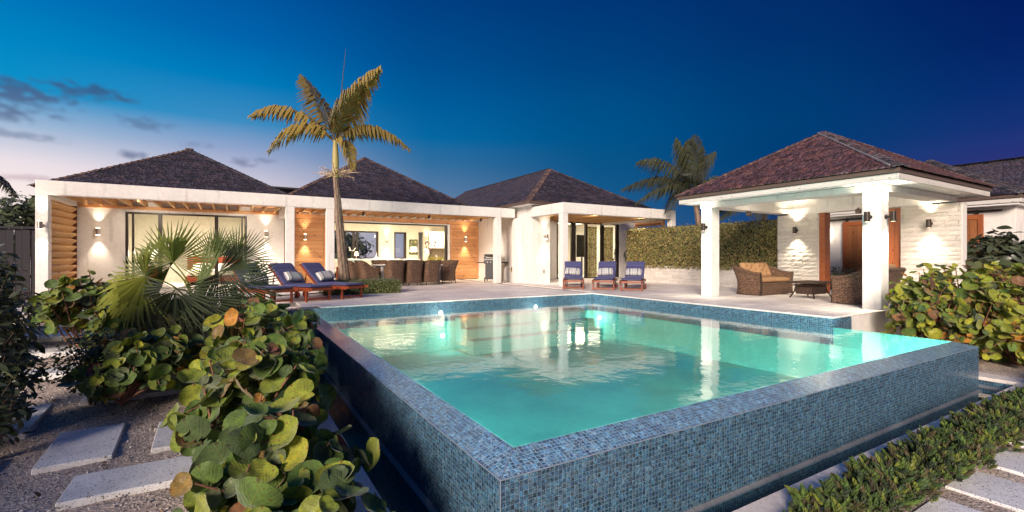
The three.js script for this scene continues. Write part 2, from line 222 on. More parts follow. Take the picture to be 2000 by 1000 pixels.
const leafBump = tex(512, 512, (u, v) => { const x = Math.abs(u - 0.5), y = v; let h = 0.6; h -= 0.5 * (1 - sstep(x, 0.0, 0.03)); for (let i = 0; i < 6; i++) { const yy = 0.02 + i * 0.14 + x * (0.55 + 0.25 * i / 6) + x * x * 0.7; h -= 0.35 * (1 - sstep(Math.abs(y - yy), 0, 0.025)); } return h + 0.2 * fbm(u, v, 24, 24, 3, 1421); });
const barkBump = tex(256, 512, (u, v) => { const rg = Math.pow(0.5 + 0.5 * Math.sin(v * 6.2832 * 9 + 0.8 * (fbm(u, v, 4, 9, 3, 1501) - 0.5)), 6); return 0.6 - 0.5 * rg + 0.4 * fbm(u, v, 30, 20, 4, 1511); });
const barkCol = tex(256, 512, (u, v) => { const rg = Math.pow(0.5 + 0.5 * Math.sin(v * 6.2832 * 9 + 0.8 * (fbm(u, v, 4, 9, 3, 1501) - 0.5)), 8), k = 0.72 + 0.5 * (fbm(u, v, 10, 40, 4, 1521) - 0.5) - 0.22 * rg; return [k * 0.86, k * 0.76, k * 0.66]; }, true);
const waveBump = tex(768, 768, (u, v) => 0.55 * fbm(u, v, 6, 6, 2, 1601) + 0.3 * fbm(u, v, 14, 14, 2, 1611) + 0.15 * fbm(u, v, 34, 34, 2, 1621));
const poolCol = tex(512, 512, (u, v) => { const k = 0.86 + 0.36 * (fbm(u, v, 5, 5, 5, 1701) - 0.5) + 0.10 * (fbm(u, v, 60, 60, 2, 1711) - 0.5); return [k, k, k]; });
const roughStone = tex(512, 512, (u, v) => 0.6 * fbm(u, v, 8, 14, 5, 1801) + 0.4 * fbm(u, v, 40, 60, 3, 1811));
const art = tex(256, 384, (u, v) => { let c = [0.36, 0.40, 0.28].map((k) => k + 0.35 * (fbm(u, v, 5, 7, 4, 1901) - 0.5)); for (let i = 0; i < 6; i++) { const cx = 0.28 + 0.44 * (i % 2), cy = 0.17 + 0.33 * Math.floor(i / 2), q = Math.hypot((u - cx), (v - cy) * 1.5), r = 0.13 + 0.06 * hash2(i, 0, 1911); const ring = 1 - sstep(Math.abs(q - r), 0.015, 0.035), fill = 1 - sstep(q, r - 0.03, r); c = c.map((k, j) => lerp(lerp(k, [0.70, 0.62, 0.42][j], fill * 0.7), [0.18, 0.16, 0.12][j], ring * 0.8)); } return c; }, true);

// ---------- materials ----------
const mat = {
  plaster: M('plaster', { color: [0.84, 0.82, 0.80], map: rep(plasCol, 2.6), bumpMap: rep(plasBump, 1.7), bumpScale: 0.004, roughness: 0.88 }),
  inside: M('inside_plaster', { color: [0.80, 0.76, 0.64], map: rep(plasCol, 3), roughness: 0.9 }),
  mosaic: M('mosaic', { map: rep(mosCol, MOS_M), bumpMap: rep(mosBump, MOS_M), bumpScale: 0.0022, roughnessMap: rep(mosRough, MOS_M), roughness: 1, color: [1.2, 1.2, 1.14] }),
  mosaicWetSkylit: M('wet_mosaic_skylit', { map: rep(mosCol, MOS_M), bumpMap: rep(mosBump, MOS_M), bumpScale: 0.0014, roughness: 0.3, color: [3.6, 3.1, 2.7], clearcoat: 0.7, clearcoatRoughness: 0.12 }),  // base colour lightened to carry the sky reflection on the wet coping
  grout: M('grout', { color: [0.22, 0.27, 0.34], roughness: 0.7, bumpMap: rep(plasBump, 0.6), bumpScale: 0.002 }),
  cement: M('cement', { color: [0.20, 0.22, 0.25], map: rep(plasCol, 1), bumpMap: rep(plasBump, 0.5), bumpScale: 0.004, roughness: 0.75 }),
  poolFloor: M('pool_plaster', { color: [0.11, 0.50, 0.43], map: rep(poolCol, 3.4), roughness: 0.85 }),
  poolStep: M('pool_step_plaster', { color: [0.075, 0.40, 0.35], map: rep(poolCol, 2), roughness: 0.85 }),
  basin: M('basin_plaster', { color: [0.012, 0.03, 0.05], roughness: 0.8 }),
  water: M('water', { color: [0.93, 0.99, 0.98], transmission: 1, thickness: 0, ior: 1.75, roughness: 0.055, bumpMap: rep(waveBump, 1.5), bumpScale: 0.0036 }),
  basinWater: M('basin_water', { color: [0.80, 0.92, 0.96], transmission: 1, thickness: 0, ior: 1.33, roughness: 0.03, bumpMap: rep(waveBump, 2.3), bumpScale: 0.003 }),
  lime: [0, 1, 2, 3].map((i) => M('limestone', { color: mulc([0.86, 0.81, 0.79], [1, 0.92, 1.06, 0.97][i]), map: rep(limeCol, 1.9), bumpMap: rep(limeBump, 1.3), bumpScale: 0.0016, roughness: [0.5, 0.58, 0.52, 0.62][i] })),
  joint: M('deck_joint', { color: [0.30, 0.28, 0.26], roughness: 0.95 }),
  slab: [0, 1, 2].map((i) => M('pitted_slab', { color: mulc([0.92, 0.95, 1.0], [1, 0.94, 1.0][i]), map: rep(slabCol, 1.1), bumpMap: rep(slabBump, 1.1), bumpScale: 0.006, roughness: 0.85 })),  // cool ambient tint is put into the slab colour
  sand: M('sand', { color: [0.92, 0.88, 0.84], map: rep(sandCol, 1.7), bumpMap: rep(sandBump, 1.7), bumpScale: 0.018, roughness: 0.95 }),
  cedar: [0, 1, 2, 3, 4].map((i) => M('cedar', { color: mulc([[0.95, 0.92, 0.88], [0.84, 0.80, 0.76], [1.0, 0.98, 0.95], [0.78, 0.72, 0.66], [0.90, 0.84, 0.80]][i], 1.0), map: rep(cedCol, 1.7, 0.85), bumpMap: rep(woodBump, 1.2), bumpScale: 0.002, roughness: 0.62 })),
  louver: [0, 1, 2].map((i) => M('louver_wood', { color: mulc([0.95, 0.93, 0.90], [1, 0.88, 1.05][i]), map: rep(pineCol, 1.4, 0.7), bumpMap: rep(woodBump, 0.9), bumpScale: 0.003, roughness: 0.7 })),
  door: [0, 1].map((i) => M('knotty_door_wood', { color: mulc([0.42, 0.30, 0.22], [1, 0.8][i]), map: rep(cedCol, 1.3, 0.65), bumpMap: rep(woodBump, 1.0), bumpScale: 0.002, roughness: 0.5 })),
  redwood: [0, 1, 2].map((i) => M('redwood', { color: mulc([0.52, 0.29, 0.19], [1, 0.86, 1.1][i]), map: rep(cedCol, 1.3, 0.65), bumpMap: rep(woodBump, 1.0), bumpScale: 0.002, roughness: 0.5 })),
  teak: M('teak', { color: [0.95, 0.88, 0.82], map: rep(teakCol, 0.9, 0.35), bumpMap: rep(woodBump, 0.5), bumpScale: 0.001, roughness: 0.45 }),
  darkTeak: M('dark_wood', { color: [0.35, 0.26, 0.20], map: rep(teakCol, 0.9, 0.35), roughness: 0.55 }),
  tableWood: M('weathered_table_wood', { color: [0.62, 0.64, 0.66], map: rep(whiteWood, 0.9, 0.4), bumpMap: rep(woodBump, 0.6), bumpScale: 0.001, roughness: 0.6 }),
  whiteWood: M('white_painted_wood', { color: [0.84, 0.83, 0.81], map: rep(whiteWood, 1.6, 0.6), bumpMap: rep(woodBump, 0.9), bumpScale: 0.0016, roughness: 0.6 }),
  brown: M('brown_metal', { color: [0.10, 0.065, 0.052], roughness: 0.5 }),
  bronze: M('bronze_aluminium', { color: [0.030, 0.022, 0.018], roughness: 0.4, metalness: 0.3 }),
  lampDark: M('dark_lamp_metal', { color: [0.045, 0.035, 0.028], roughness: 0.38, metalness: 0.5 }),
  steel: M('brushed_steel', { color: [0.42, 0.36, 0.32], roughness: 0.35, metalness: 0.85 }),
  black: M('black_enamel', { color: [0.018, 0.018, 0.02], roughness: 0.35 }),
  glass: M('window_glass', { color: [0.95, 0.98, 0.97], transmission: 1, thickness: 0, ior: 1.5, roughness: 0.0 }),
  shingle: [[0.085, 0.080, 0.115], [0.115, 0.090, 0.115], [0.070, 0.074, 0.110], [0.150, 0.105, 0.110], [0.095, 0.076, 0.098], [0.050, 0.050, 0.075], [0.135, 0.125, 0.165]].map((c) => M('cedar_shingle', { color: [(c[0] * 0.75 + 0.025) * 1.4, (c[1] * 0.75 + 0.021) * 1.45, (c[2] * 0.75 + 0.027) * 1.65], map: rep(shinCol, 1.0), bumpMap: rep(shinCol, 1.0), bumpScale: 0.004, roughness: 0.75 })),
  redShingle: [[0.17, 0.070, 0.066], [0.22, 0.088, 0.075], [0.125, 0.060, 0.068], [0.26, 0.115, 0.09], [0.15, 0.078, 0.09], [0.10, 0.048, 0.05], [0.20, 0.10, 0.105]].map((c) => M('red_cedar_shingle', { color: [(c[0] * 0.8 + 0.034) * 1.9, (c[1] * 0.8 + 0.014) * 2.2, (c[2] * 0.8 + 0.016) * 2.5], map: rep(shinCol, 1.0), bumpMap: rep(shinCol, 1.0), bumpScale: 0.004, roughness: 0.7 })),
  hipCap: [0, 1, 2].map((i) => M('hip_cap_wood', { color: mulc([0.46, 0.30, 0.23], [1, 0.8, 1.15][i]), map: rep(shinCol, 1.0), bumpMap: rep(shinCol, 1.0), bumpScale: 0.003, roughness: 0.75 })),
  slateCap: [0, 1, 2].map((i) => M('grey_hip_cap', { color: mulc([0.26, 0.25, 0.28], [1, 0.75, 1.25][i]), map: rep(shinCol, 1.0), roughness: 0.7 })),
  underlay: M('roof_underlay', { color: [0.03, 0.025, 0.028], roughness: 0.9 }),
  stone: [0, 1, 2].map((i) => M('white_painted_stone', { color: mulc([0.80, 0.76, 0.71], [1, 0.93, 1.05][i]), map: rep(plasCol, 1.1), bumpMap: rep(roughStone, 0.5), bumpScale: 0.016, roughness: 0.9 })),
  mortar: M('mortar', { color: [0.52, 0.49, 0.45], roughness: 0.95 }),
  navy: M('navy_canvas', { color: [0.058, 0.060, 0.155], bumpMap: rep(weave, 0.10), bumpScale: 0.0008, roughness: 0.85, sheen: 0.3, sheenRoughness: 0.6, sheenColor: lin3(0.4, 0.42, 0.6) }),
  stripe: M('striped_canvas', { map: stripe, bumpMap: rep(weave, 0.08), bumpScale: 0.0006, roughness: 0.85 }),
  wicker: M('brown_wicker', { color: [0.98, 0.88, 0.84], map: rep(wickCol, 0.75), bumpMap: rep(wickBump, 0.75), bumpScale: 0.012, roughness: 0.6 }),
  wickerDark: M('dark_wicker', { color: [0.42, 0.37, 0.37], map: rep(wickCol, 0.75), bumpMap: rep(wickBump, 0.75), bumpScale: 0.012, roughness: 0.6 }),
  tan: M('tan_canvas', { color: [0.31, 0.18, 0.085], bumpMap: rep(weave, 0.10), bumpScale: 0.0008, roughness: 0.9 }),
  cream: M('cream_canvas', { color: [0.78, 0.74, 0.64], bumpMap: rep(weave, 0.10), bumpScale: 0.0008, roughness: 0.9 }),
  aqua: M('aqua_canvas', { color: [0.42, 0.60, 0.60], roughness: 0.9 }),
  olive: M('olive_leather', { color: [0.34, 0.29, 0.07], roughness: 0.6 }),
  white: M('white_paint', { color: [0.80, 0.80, 0.78], roughness: 0.5 }),
  curtain: M('floral_curtain', { map: rep(floral, 0.75, 1.5), transmission: 0.35, thickness: 0, roughness: 0.95 }),
  art: M('painted_canvas', { map: art, roughness: 0.7 }),
  screen: M('dark_panel_face', { color: [0.012, 0.013, 0.016], roughness: 0.15 }),
  fenceGrey: M('weathered_fence', { color: [0.022, 0.020, 0.026], roughness: 0.8, bumpMap: rep(woodBump, 0.8), bumpScale: 0.002 }),
  trunk: M('palm_trunk', { color: [0.62, 0.56, 0.54], map: rep(barkCol, 1, 1.0), bumpMap: rep(barkBump, 1, 1.0), bumpScale: 0.02, roughness: 0.85 }),
  shaft: M('palm_crownshaft', { color: [0.36, 0.30, 0.10], roughness: 0.55 }),
  twig: M('dry_twig', { color: [0.55, 0.40, 0.26], roughness: 0.8 }),
  branch: M('branch_bark', { color: [0.16, 0.105, 0.075], roughness: 0.85, bumpMap: rep(barkBump, 0.3, 0.3), bumpScale: 0.004 }),
  grapeStem: M('sea_grape_stem', { color: [0.26, 0.12, 0.07], roughness: 0.75, bumpMap: rep(barkBump, 0.3, 0.3), bumpScale: 0.003 }),
  pole: M('yellow_pole', { color: [0.62, 0.42, 0.10], roughness: 0.5 }),
  stem: M('green_stem', { color: [0.12, 0.12, 0.04], roughness: 0.7 }),
};
const glowMat = (name, c, k) => M(name, { color: lin3(0.9, 0.9, 0.9), emissive: lin3(...c), emissiveIntensity: k, roughness: 0.5 });
const leafMat = (name, color, o = {}) => M(name, { color, transmission: 0.34, thickness: 0, roughness: 0.92, clearcoat: 0.2, clearcoatRoughness: 0.35, ...o });
const glow = { warm: glowMat('warm_lamp_glow', [1, 0.78, 0.5], 6), pool: glowMat('pool_lamp_glow', [0.9, 1, 0.88], 3.2), shade: glowMat('lamp_shade_glow', [1, 0.82, 0.58], 1.6), ceil: glowMat('ceiling_fill_glow', [1, 0.86, 0.66], 3), yellow: glowMat('yellow_shade_glow', [1, 0.72, 0.22], 1.1) };
// ---------- ground, path, deck, pool ----------
const WL = -0.18, RIM = -0.75, LX = 1.58, RX = 9.08, BZ = -10.6, FZ = -2.62, CW = 0.23, CY = -0.25;   // water level, basin rim, pool edges, coping width and outer height
const inRect = (x, z, a, b, c, d) => x > a && x < b && z > c && z < d;
function groundY(x, z) {
  if (inRect(x, z, 0.96, 9.68, -11, -2.04)) return -2.7;
  if (inRect(x, z, -4.3, 18.6, -30, -12.4) || inRect(x, z, 1.2, 18.6, -30, -10.7) || inRect(x, z, 9.2, 16.6, -30, -4.4)) return -0.9;
  let y = lerp(-0.75, -0.16, sstep(-z, 6.2, 11.6));
  if (x > 1.2) y = lerp(-0.82, -0.75, sstep(-z, 0, 3));
  y += 0.05 * (fbm(x / 9 + 7, z / 9 + 3, 64, 64, 3, 2001) - 0.5) + 0.03 * (fbm(x / 1.4 + 30, z / 1.4 + 30, 512, 512, 3, 2011) - 0.5);
  const q = Math.hypot(x, z + 5); y += sstep(q, 40, 400) * -1.5;
  return y;
}
{
  const line = (c, marks) => { const s = new Set(marks); for (let i = -60; i <= 60; i++) { const t = i / 60; s.add(c + Math.sign(t) * (Math.abs(t) * 13 + Math.pow(Math.abs(t), 7) * 900)); } return [...s].sort((a, b) => a - b); };
  const e = 0.012, xs = line(1, [0.96 - e, 0.96 + e, 9.68 - e, 9.68 + e, -4.3 - e, -4.3 + e, 18.6 - e, 18.6 + e, 1.2 - e, 1.2 + e, 9.2 - e, 9.2 + e, 16.6 - e, 16.6 + e]), zs = line(-7, [-11 - e, -11 + e, -2.04 - e, -2.04 + e, -12.4 - e, -12.4 + e, -10.7 - e, -10.7 + e, -4.4 - e, -4.4 + e, -30 - e, -30 + e]);
  const p = [], uv = [], idx = [];
  for (const z of zs) for (const x of xs) { p.push(x, groundY(x, z), z); uv.push(x, z); }
  for (let j = 0; j < zs.length - 1; j++) for (let i = 0; i < xs.length - 1; i++) { const a = j * xs.length + i; idx.push(a, a + xs.length, a + 1, a + 1, a + xs.length, a + xs.length + 1); }
  const g = new THREE.BufferGeometry(); g.setAttribute('position', new THREE.BufferAttribute(new Float32Array(p), 3)); g.setAttribute('uv', new THREE.BufferAttribute(new Float32Array(uv), 2)); g.setIndex(idx); g.computeVertexNormals();
  tag(struct('ground', g, mat.sand), 'pale sandy gravel ground scattered with dry leaf litter', 'ground');
}
// stepping stones: loose slabs in two paths
{
  const r = RNG(31), p = new THREE.Group(); p.name = 'path'; scene.add(p); tag(p, 'path of pitted white stepping slabs laid in sand beside the sea grapes', 'path', null, 'structure');
  const slabs = [[-1.19, -5.92, 0.52, 1.02, 0.06], [-0.50, -4.78, 1.14, 0.50, 0.0], [-0.36, -5.84, 0.56, 0.86, 0.03], [-2.02, -7.0, 0.52, 1.15, 0.05], [-1.75, -7.15, 0.0, 0, 0], [-1.02, -7.55, 1.0, 0.5, 0.02], [-1.95, -5.35, 0.5, 0.95, 0.05], [-2.28, -8.62, 1.05, 0.55, -0.03], [-2.9, -7.4, 0.55, 1.0, 0.04], [-2.3, -9.5, 0.95, 0.5, 0.03], [-2.5, -10.3, 1.1, 0.6, 0], [0.3, -3.9, 0.9, 0.5, 0.03], [-0.8, -3.6, 0.5, 0.9, 0.0]];
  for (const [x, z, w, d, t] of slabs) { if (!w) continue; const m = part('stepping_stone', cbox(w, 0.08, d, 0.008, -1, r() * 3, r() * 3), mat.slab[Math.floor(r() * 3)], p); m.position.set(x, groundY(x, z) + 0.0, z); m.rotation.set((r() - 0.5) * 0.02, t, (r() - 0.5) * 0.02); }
  const q = new THREE.Group(); q.name = 'path_001'; scene.add(q); used.set('path', 2); tag(q, 'path of white slabs with a cool ambient tint in their colour beyond the low juniper hedge', 'path', null, 'structure');
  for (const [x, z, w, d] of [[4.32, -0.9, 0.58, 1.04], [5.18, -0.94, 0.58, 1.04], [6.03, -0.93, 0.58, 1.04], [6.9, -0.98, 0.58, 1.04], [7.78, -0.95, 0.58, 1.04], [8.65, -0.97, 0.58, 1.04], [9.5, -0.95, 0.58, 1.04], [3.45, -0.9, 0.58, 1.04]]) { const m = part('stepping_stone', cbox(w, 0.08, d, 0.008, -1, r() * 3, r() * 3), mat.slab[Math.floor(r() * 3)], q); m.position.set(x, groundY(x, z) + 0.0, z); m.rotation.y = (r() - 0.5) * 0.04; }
}
// deck
{
  const r = RNG(41), d = new THREE.Group(); d.name = 'deck'; scene.add(d); tag(d, 'pool deck of large pale limestone pavers around house and pavilion', 'deck', null, 'structure');
  part('slab', [box(-4.3, 1.3, -0.6, -0.024, -20.2, -12.2), box(1.3, 9.06, -0.6, -0.024, -20.2, -10.6 - 0.02), box(9.1, 16.5, -0.6, -0.024, -20.2, -4.22)], mat.joint, d);
  const areas = [[-4.3, 1.3, -20.2, -12.2], [1.3, 9.05, -20.2, -10.93], [9.42, 16.5, -20.2, -4.55]];
  const spans = (a, b, s, off) => { const o = []; let p = a + off - s; while (p < b) { const q = p + s, x = Math.max(a, p), y = Math.min(b, q); if (y - x > 0.08) o.push([x, y]); p = q; } return o; };
  for (const [x0, x1, z0, z1] of areas) {
    let row = 0;
    for (const [c, e] of spans(z0, z1, 0.8, 0.4)) { for (const [a, b] of spans(x0, x1, 1.25, row % 2 ? 0.62 : 1.25)) { const m = part('paver', cbox(b - a - 0.009, 0.03, e - c - 0.009, 0.004, -1, r() * 2, r() * 2), mat.lime[Math.floor(r() * 4)], d); m.position.set((a + b) / 2, -0.015 + (r() - 0.5) * 0.002, (c + e) / 2); } row++; }
  }
  for (const [a, b] of spans(1.63, 9.05, 0.9, 0.45)) { const m = part('coping', cbox(b - a - 0.005, 0.034, 0.355, 0.008, -1, r() * 2, r()), mat.lime[Math.floor(r() * 4)], d); m.position.set((a + b) / 2, -0.014, -10.75); }
  for (const [a, b] of spans(-10.93, -4.19, 0.9, 0.5)) { const m = part('coping', cbox(0.355, 0.034, b - a - 0.005, 0.008, -1, r() * 2, r()), mat.lime[Math.floor(r() * 4)], d); m.position.set(9.235, -0.014, (a + b) / 2); }
  for (const [a, b] of spans(9.42, 16.5, 0.9, 0.3)) { const m = part('coping', cbox(b - a - 0.005, 0.034, 0.355, 0.008, -1, r() * 2, r()), mat.lime[Math.floor(r() * 4)], d); m.position.set((a + b) / 2, -0.014, -4.37); }
  for (const [a, b] of spans(-4.3, 1.3, 1.0, 0.5)) { const m = part('step', cbox(b - a - 0.006, 0.12, 0.42, 0.008, -1, r() * 2, r()), mat.lime[Math.floor(r() * 4)], d); m.position.set((a + b) / 2, -0.16, -12.0); }
  part('plinth', [box(9.72, 16.6, -1.5, -0.034, -4.25, -4.2), box(16.5, 16.6, -1.5, -0.034, -9, -4.26)], mat.plaster, d);
}
// pool
const quad = (a, b, c, d, uvs) => { const g = polys([[a, b, c, d]]), i = [0, 1, 2, 0, 2, 3]; g.setAttribute('uv', new THREE.BufferAttribute(new Float32Array(i.flatMap((k) => uvs[k])), 2)); return g; };
{
  const pool = thing('swimming_pool', [0, 0, 0], 0, 'infinity pool faced with blue glass mosaic and filled with glowing turquoise water', 'swimming pool');
  const xo = LX - CW, zo = FZ + CW, xr = RX + CW, bot = -0.87, m = 0.032;
  // outer faces; uv in metres with a tile row starting at each top edge
  const face = (x0, z0, x1, z1, y0, y1) => { const L = Math.hypot(x1 - x0, z1 - z0), n = Math.ceil(L / 0.6), out = []; for (let i = 0; i < n; i++) { const a = i / n, b = (i + 1) / n; out.push(quad(V3(lerp(x0, x1, a), y0, lerp(z0, z1, a)), V3(lerp(x0, x1, b), y0, lerp(z0, z1, b)), V3(lerp(x0, x1, b), y1, lerp(z0, z1, b)), V3(lerp(x0, x1, a), y1, lerp(z0, z1, a)), [[L * a, y0 - y1], [L * b, y0 - y1], [L * b, 0], [L * a, 0]])); } return merge(out); };
  part('infinity_wall', face(xo, BZ, xo, zo, bot - 0.5, CY - 0.006), mat.mosaic, pool);
  part('infinity_wall', face(xo, zo, xr, zo, bot - 0.5, CY - 0.006), mat.mosaic, pool);
  part('infinity_wall', face(xr, zo, xr, -4.2, bot - 0.5, CY - 0.006), mat.mosaic, pool);
  const top = WL - 0.006;
  part('infinity_coping', quad(V3(LX, top, BZ), V3(xo, CY, BZ), V3(xo, CY, zo), V3(LX, top, FZ), [[0, BZ], [-CW - 0.02, BZ], [-CW - 0.02, zo], [0, FZ]]), mat.mosaicWetSkylit, pool);
  part('infinity_coping', quad(V3(LX, top, FZ), V3(xo, CY, zo), V3(xr, CY, zo), V3(RX, top, FZ), [[LX, 0], [xo, CW + 0.02], [xr, CW + 0.02], [RX, 0]]), mat.mosaicWetSkylit, pool);
  part('infinity_coping', quad(V3(RX, top, FZ), V3(xr, CY, zo), V3(xr, CY, -4.2), V3(RX, top, -4.2), [[0, FZ], [CW + 0.02, zo], [CW + 0.02, -4.2], [0, -4.2]]), mat.mosaicWetSkylit, pool);
  part('edge_trim', [bar(V3(xo, CY - 0.002, BZ), V3(xo, CY - 0.002, zo), 0.005), bar(V3(xo, CY - 0.002, zo), V3(xr, CY - 0.002, zo), 0.005), bar(V3(xr, CY - 0.002, zo), V3(xr, CY - 0.002, -4.2), 0.0065), bar(V3(xo, CY, zo), V3(xo, bot, zo), 0.004), bar(V3(LX, top, FZ), V3(xo, CY, zo), 0.004)], mat.grout, pool);
  // waterline bands under the deck copings, and the return at the deck's end
  part('waterline_band', face(xo, BZ, RX, BZ, -0.5, -0.034), mat.mosaic, pool);
  part('waterline_band', face(RX, BZ + 0.002, RX, -4.2, -0.5, -0.034), mat.mosaic, pool);
  part('waterline_band', face(RX, -4.195, 9.72, -4.195, -1.5, -0.034), mat.mosaic, pool);
  part('return_wall', [box(1.0, 1.36, -1.4, -0.04, -11.0, -10.6)], mat.mosaic, pool);
  // basin under the water
  const D = -1.2;
  part('pool_wall', [quad(V3(LX, D, BZ), V3(LX, D, FZ), V3(LX, top - 0.001, FZ), V3(LX, top - 0.001, BZ), [[0, 0], [8, 0], [8, 1.3], [0, 1.3]]), quad(V3(LX, D, FZ), V3(RX, D, FZ), V3(RX, top - 0.001, FZ), V3(LX, top - 0.001, FZ), [[0, 0], [7.5, 0], [7.5, 1.3], [0, 1.3]]), quad(V3(RX, D, FZ), V3(RX, D, BZ), V3(RX, -0.5, BZ), V3(RX, -0.5, FZ), [[0, 0], [8, 0], [8, 1.3], [0, 1.3]]), quad(V3(RX, -0.5, FZ), V3(RX, -0.5, -4.2), V3(RX, top - 0.001, -4.2), V3(RX, top - 0.001, FZ), [[0, 0], [1.5, 0], [1.5, 0.3], [0, 0.3]]), quad(V3(LX, D, BZ + 0.003), V3(RX, D, BZ + 0.003), V3(RX, -0.5, BZ + 0.003), V3(LX, -0.5, BZ + 0.003), [[0, 0], [7.5, 0], [7.5, 1], [0, 1]])], mat.poolFloor, pool);
  part('pool_floor', boxUV(at(new THREE.PlaneGeometry(RX - LX, BZ * -1 + FZ).toNonIndexed(), (LX + RX) / 2, D, (BZ + FZ) / 2, -Math.PI / 2)), mat.poolFloor, pool);
  for (let i = 0; i < 3; i++) { part('pool_step', box(4.7, RX - 0.5, D + 0.01, -0.42 - i * 0.22, BZ + 0.01 + i * 0.34, BZ + 0.34 + i * 0.34, -1, 0.02), mat.poolStep, pool); part('step_edge', box(4.7, RX - 0.502, -0.42 - i * 0.22 + 0.002, -0.42 - i * 0.22 + 0.008, BZ + 0.315 + i * 0.34, BZ + 0.342 + i * 0.34, -1, 0.003), mat.grout, pool); }
  // gutter that catches the overflow
  const gx = 0.97, gz = -2.06, gr = 9.66;
  const cove = []; const slant = (a, b, c, d) => cove.push(boxUV(polys([[a, b, c, d]])));
  slant(V3(xo - 0.004, bot, BZ), V3(xo - 0.004, bot, zo + 0.004), V3(xo - 0.04, bot - 0.03, zo + 0.04), V3(xo - 0.04, bot - 0.03, BZ));
  slant(V3(xo - 0.004, bot, zo + 0.004), V3(xr + 0.004, bot, zo + 0.004), V3(xr + 0.04, bot - 0.03, zo + 0.04), V3(xo - 0.04, bot - 0.03, zo + 0.04));
  slant(V3(xr + 0.004, bot, zo + 0.004), V3(xr + 0.004, bot, -4.2), V3(xr + 0.04, bot - 0.03, -4.2), V3(xr + 0.04, bot - 0.03, zo + 0.04));
  part('gutter_cove', cove, mat.cement, pool);
  part('gutter_floor', [box(gx, gr, -1.5, -1.4, -10.8, gz)], mat.basin, pool);
  part('gutter_wall', [face(gr, gz, gr, -4.2, -1.45, RIM - 0.045), face(gx, -10.8, gx, gz, -1.45, RIM - 0.045), face(gx, gz, gr, gz, -1.45, RIM - 0.045)], mat.mosaic, pool);
  part('gutter_cove', [boxUV(polys([[V3(gr - 0.004, -0.865, gz), V3(gr - 0.004, -0.865, -4.2), V3(gr - 0.05, -0.90, -4.2), V3(gr - 0.05, -0.90, gz)]]))], mat.cement, pool);
  const r = RNG(51), rims = [];
  for (let x = gx - 0.4; x < gr + 0.3; x += 1.2) rims.push([x, Math.min(x + 1.2, gr + 0.4), gz, gz + 0.42]);
  for (const [a, b, c, d] of rims) { const s = part('gutter_rim', cbox(b - a - 0.004, 0.05, d - c, 0.006, -1, r() * 2, r()), mat.lime[Math.floor(r() * 4)], pool); s.position.set((a + b) / 2, RIM - 0.02, (c + d) / 2); }
  for (let z = -10.8; z < gz - 0.01; z += 1.2) { const e = Math.min(z + 1.2, gz - 0.003), s = part('gutter_rim', cbox(0.4, 0.05, e - z - 0.004, 0.006, -1, r() * 2, r()), mat.lime[Math.floor(r() * 4)], pool); s.position.set(gx - 0.2, RIM - 0.021, (z + e) / 2); }
  for (let z = -4.2; z < gz - 0.01; z += 1.1) { const e = Math.min(z + 1.1, gz - 0.003), s = part('gutter_rim', cbox(0.4, 0.05, e - z - 0.004, 0.006, -1, r() * 2, r()), mat.lime[Math.floor(r() * 4)], pool); s.position.set(gr + 0.2, RIM - 0.021, (z + e) / 2); }
  // underwater lamps, those on left and front walls added unseen for evenness: [x, y, z, dx, dz, strength]
  const lamps = [[4.33, -0.29, BZ + 0.012, 0, 1, 0.12], [7.06, -0.29, BZ + 0.012, 0, 1, 0.12], [4.38, -0.84, BZ + 0.015, 0, 1, 0.12], [RX - 0.012, -0.68, -10.25, -1, 0, 0.35], [LX + 0.012, -0.72, -8.0, 1, 0, 1], [LX + 0.012, -0.72, -5.6, 1, 0, 1], [LX + 0.012, -0.72, -3.6, 1, 0, 0.9], [3.2, -0.72, FZ - 0.012, 0, -1, 1], [5.2, -0.72, FZ - 0.012, 0, -1, 1.2], [7.0, -0.72, FZ - 0.012, 0, -1, 1.3], [8.4, -0.72, FZ - 0.012, 0, -1, 1.2]];
  for (const [x, y, z, dx, dz, k] of lamps) {
    const g = at(new THREE.CylinderGeometry(0.055, 0.055, 0.02, 20), x + dx * 0.014, y, z + dz * 0.014, dz ? Math.PI / 2 : 0, 0, dx ? Math.PI / 2 : 0);
    part('pool_lamp', g, glow.pool, pool);
    const l = new THREE.PointLight(new THREE.Color(0.80, 1.0, 0.92), POOL_I * k); l.name = 'pool_lamp'; l.position.set(x + dx * 0.30, y, z + dz * 0.30); l.castShadow = true; l.shadow.radius = 6; scene.add(l);
  }
}
{
  const g = new THREE.PlaneGeometry(RX - LX, FZ - BZ, 1, 1).rotateX(-Math.PI / 2).translate((LX + RX) / 2, WL, (BZ + FZ) / 2); boxUV(g);
  tag(struct('water', g, mat.water), 'turquoise pool water reflecting the lit house', 'water');
  const mk = (x0, x1, z0, z1) => boxUV(new THREE.PlaneGeometry(x1 - x0, z1 - z0).rotateX(-Math.PI / 2).translate((x0 + x1) / 2, -0.892, (z0 + z1) / 2));
  tag(struct('water', [mk(0.97, LX - CW - 0.03, -10.8, -2.06), mk(LX - CW - 0.03, RX + CW + 0.03, FZ + CW + 0.03, -2.06), mk(RX + CW + 0.03, 9.66, -4.2, -2.06)], mat.basinWater), 'dark still water in the gutter around the infinity pool', 'water');
}
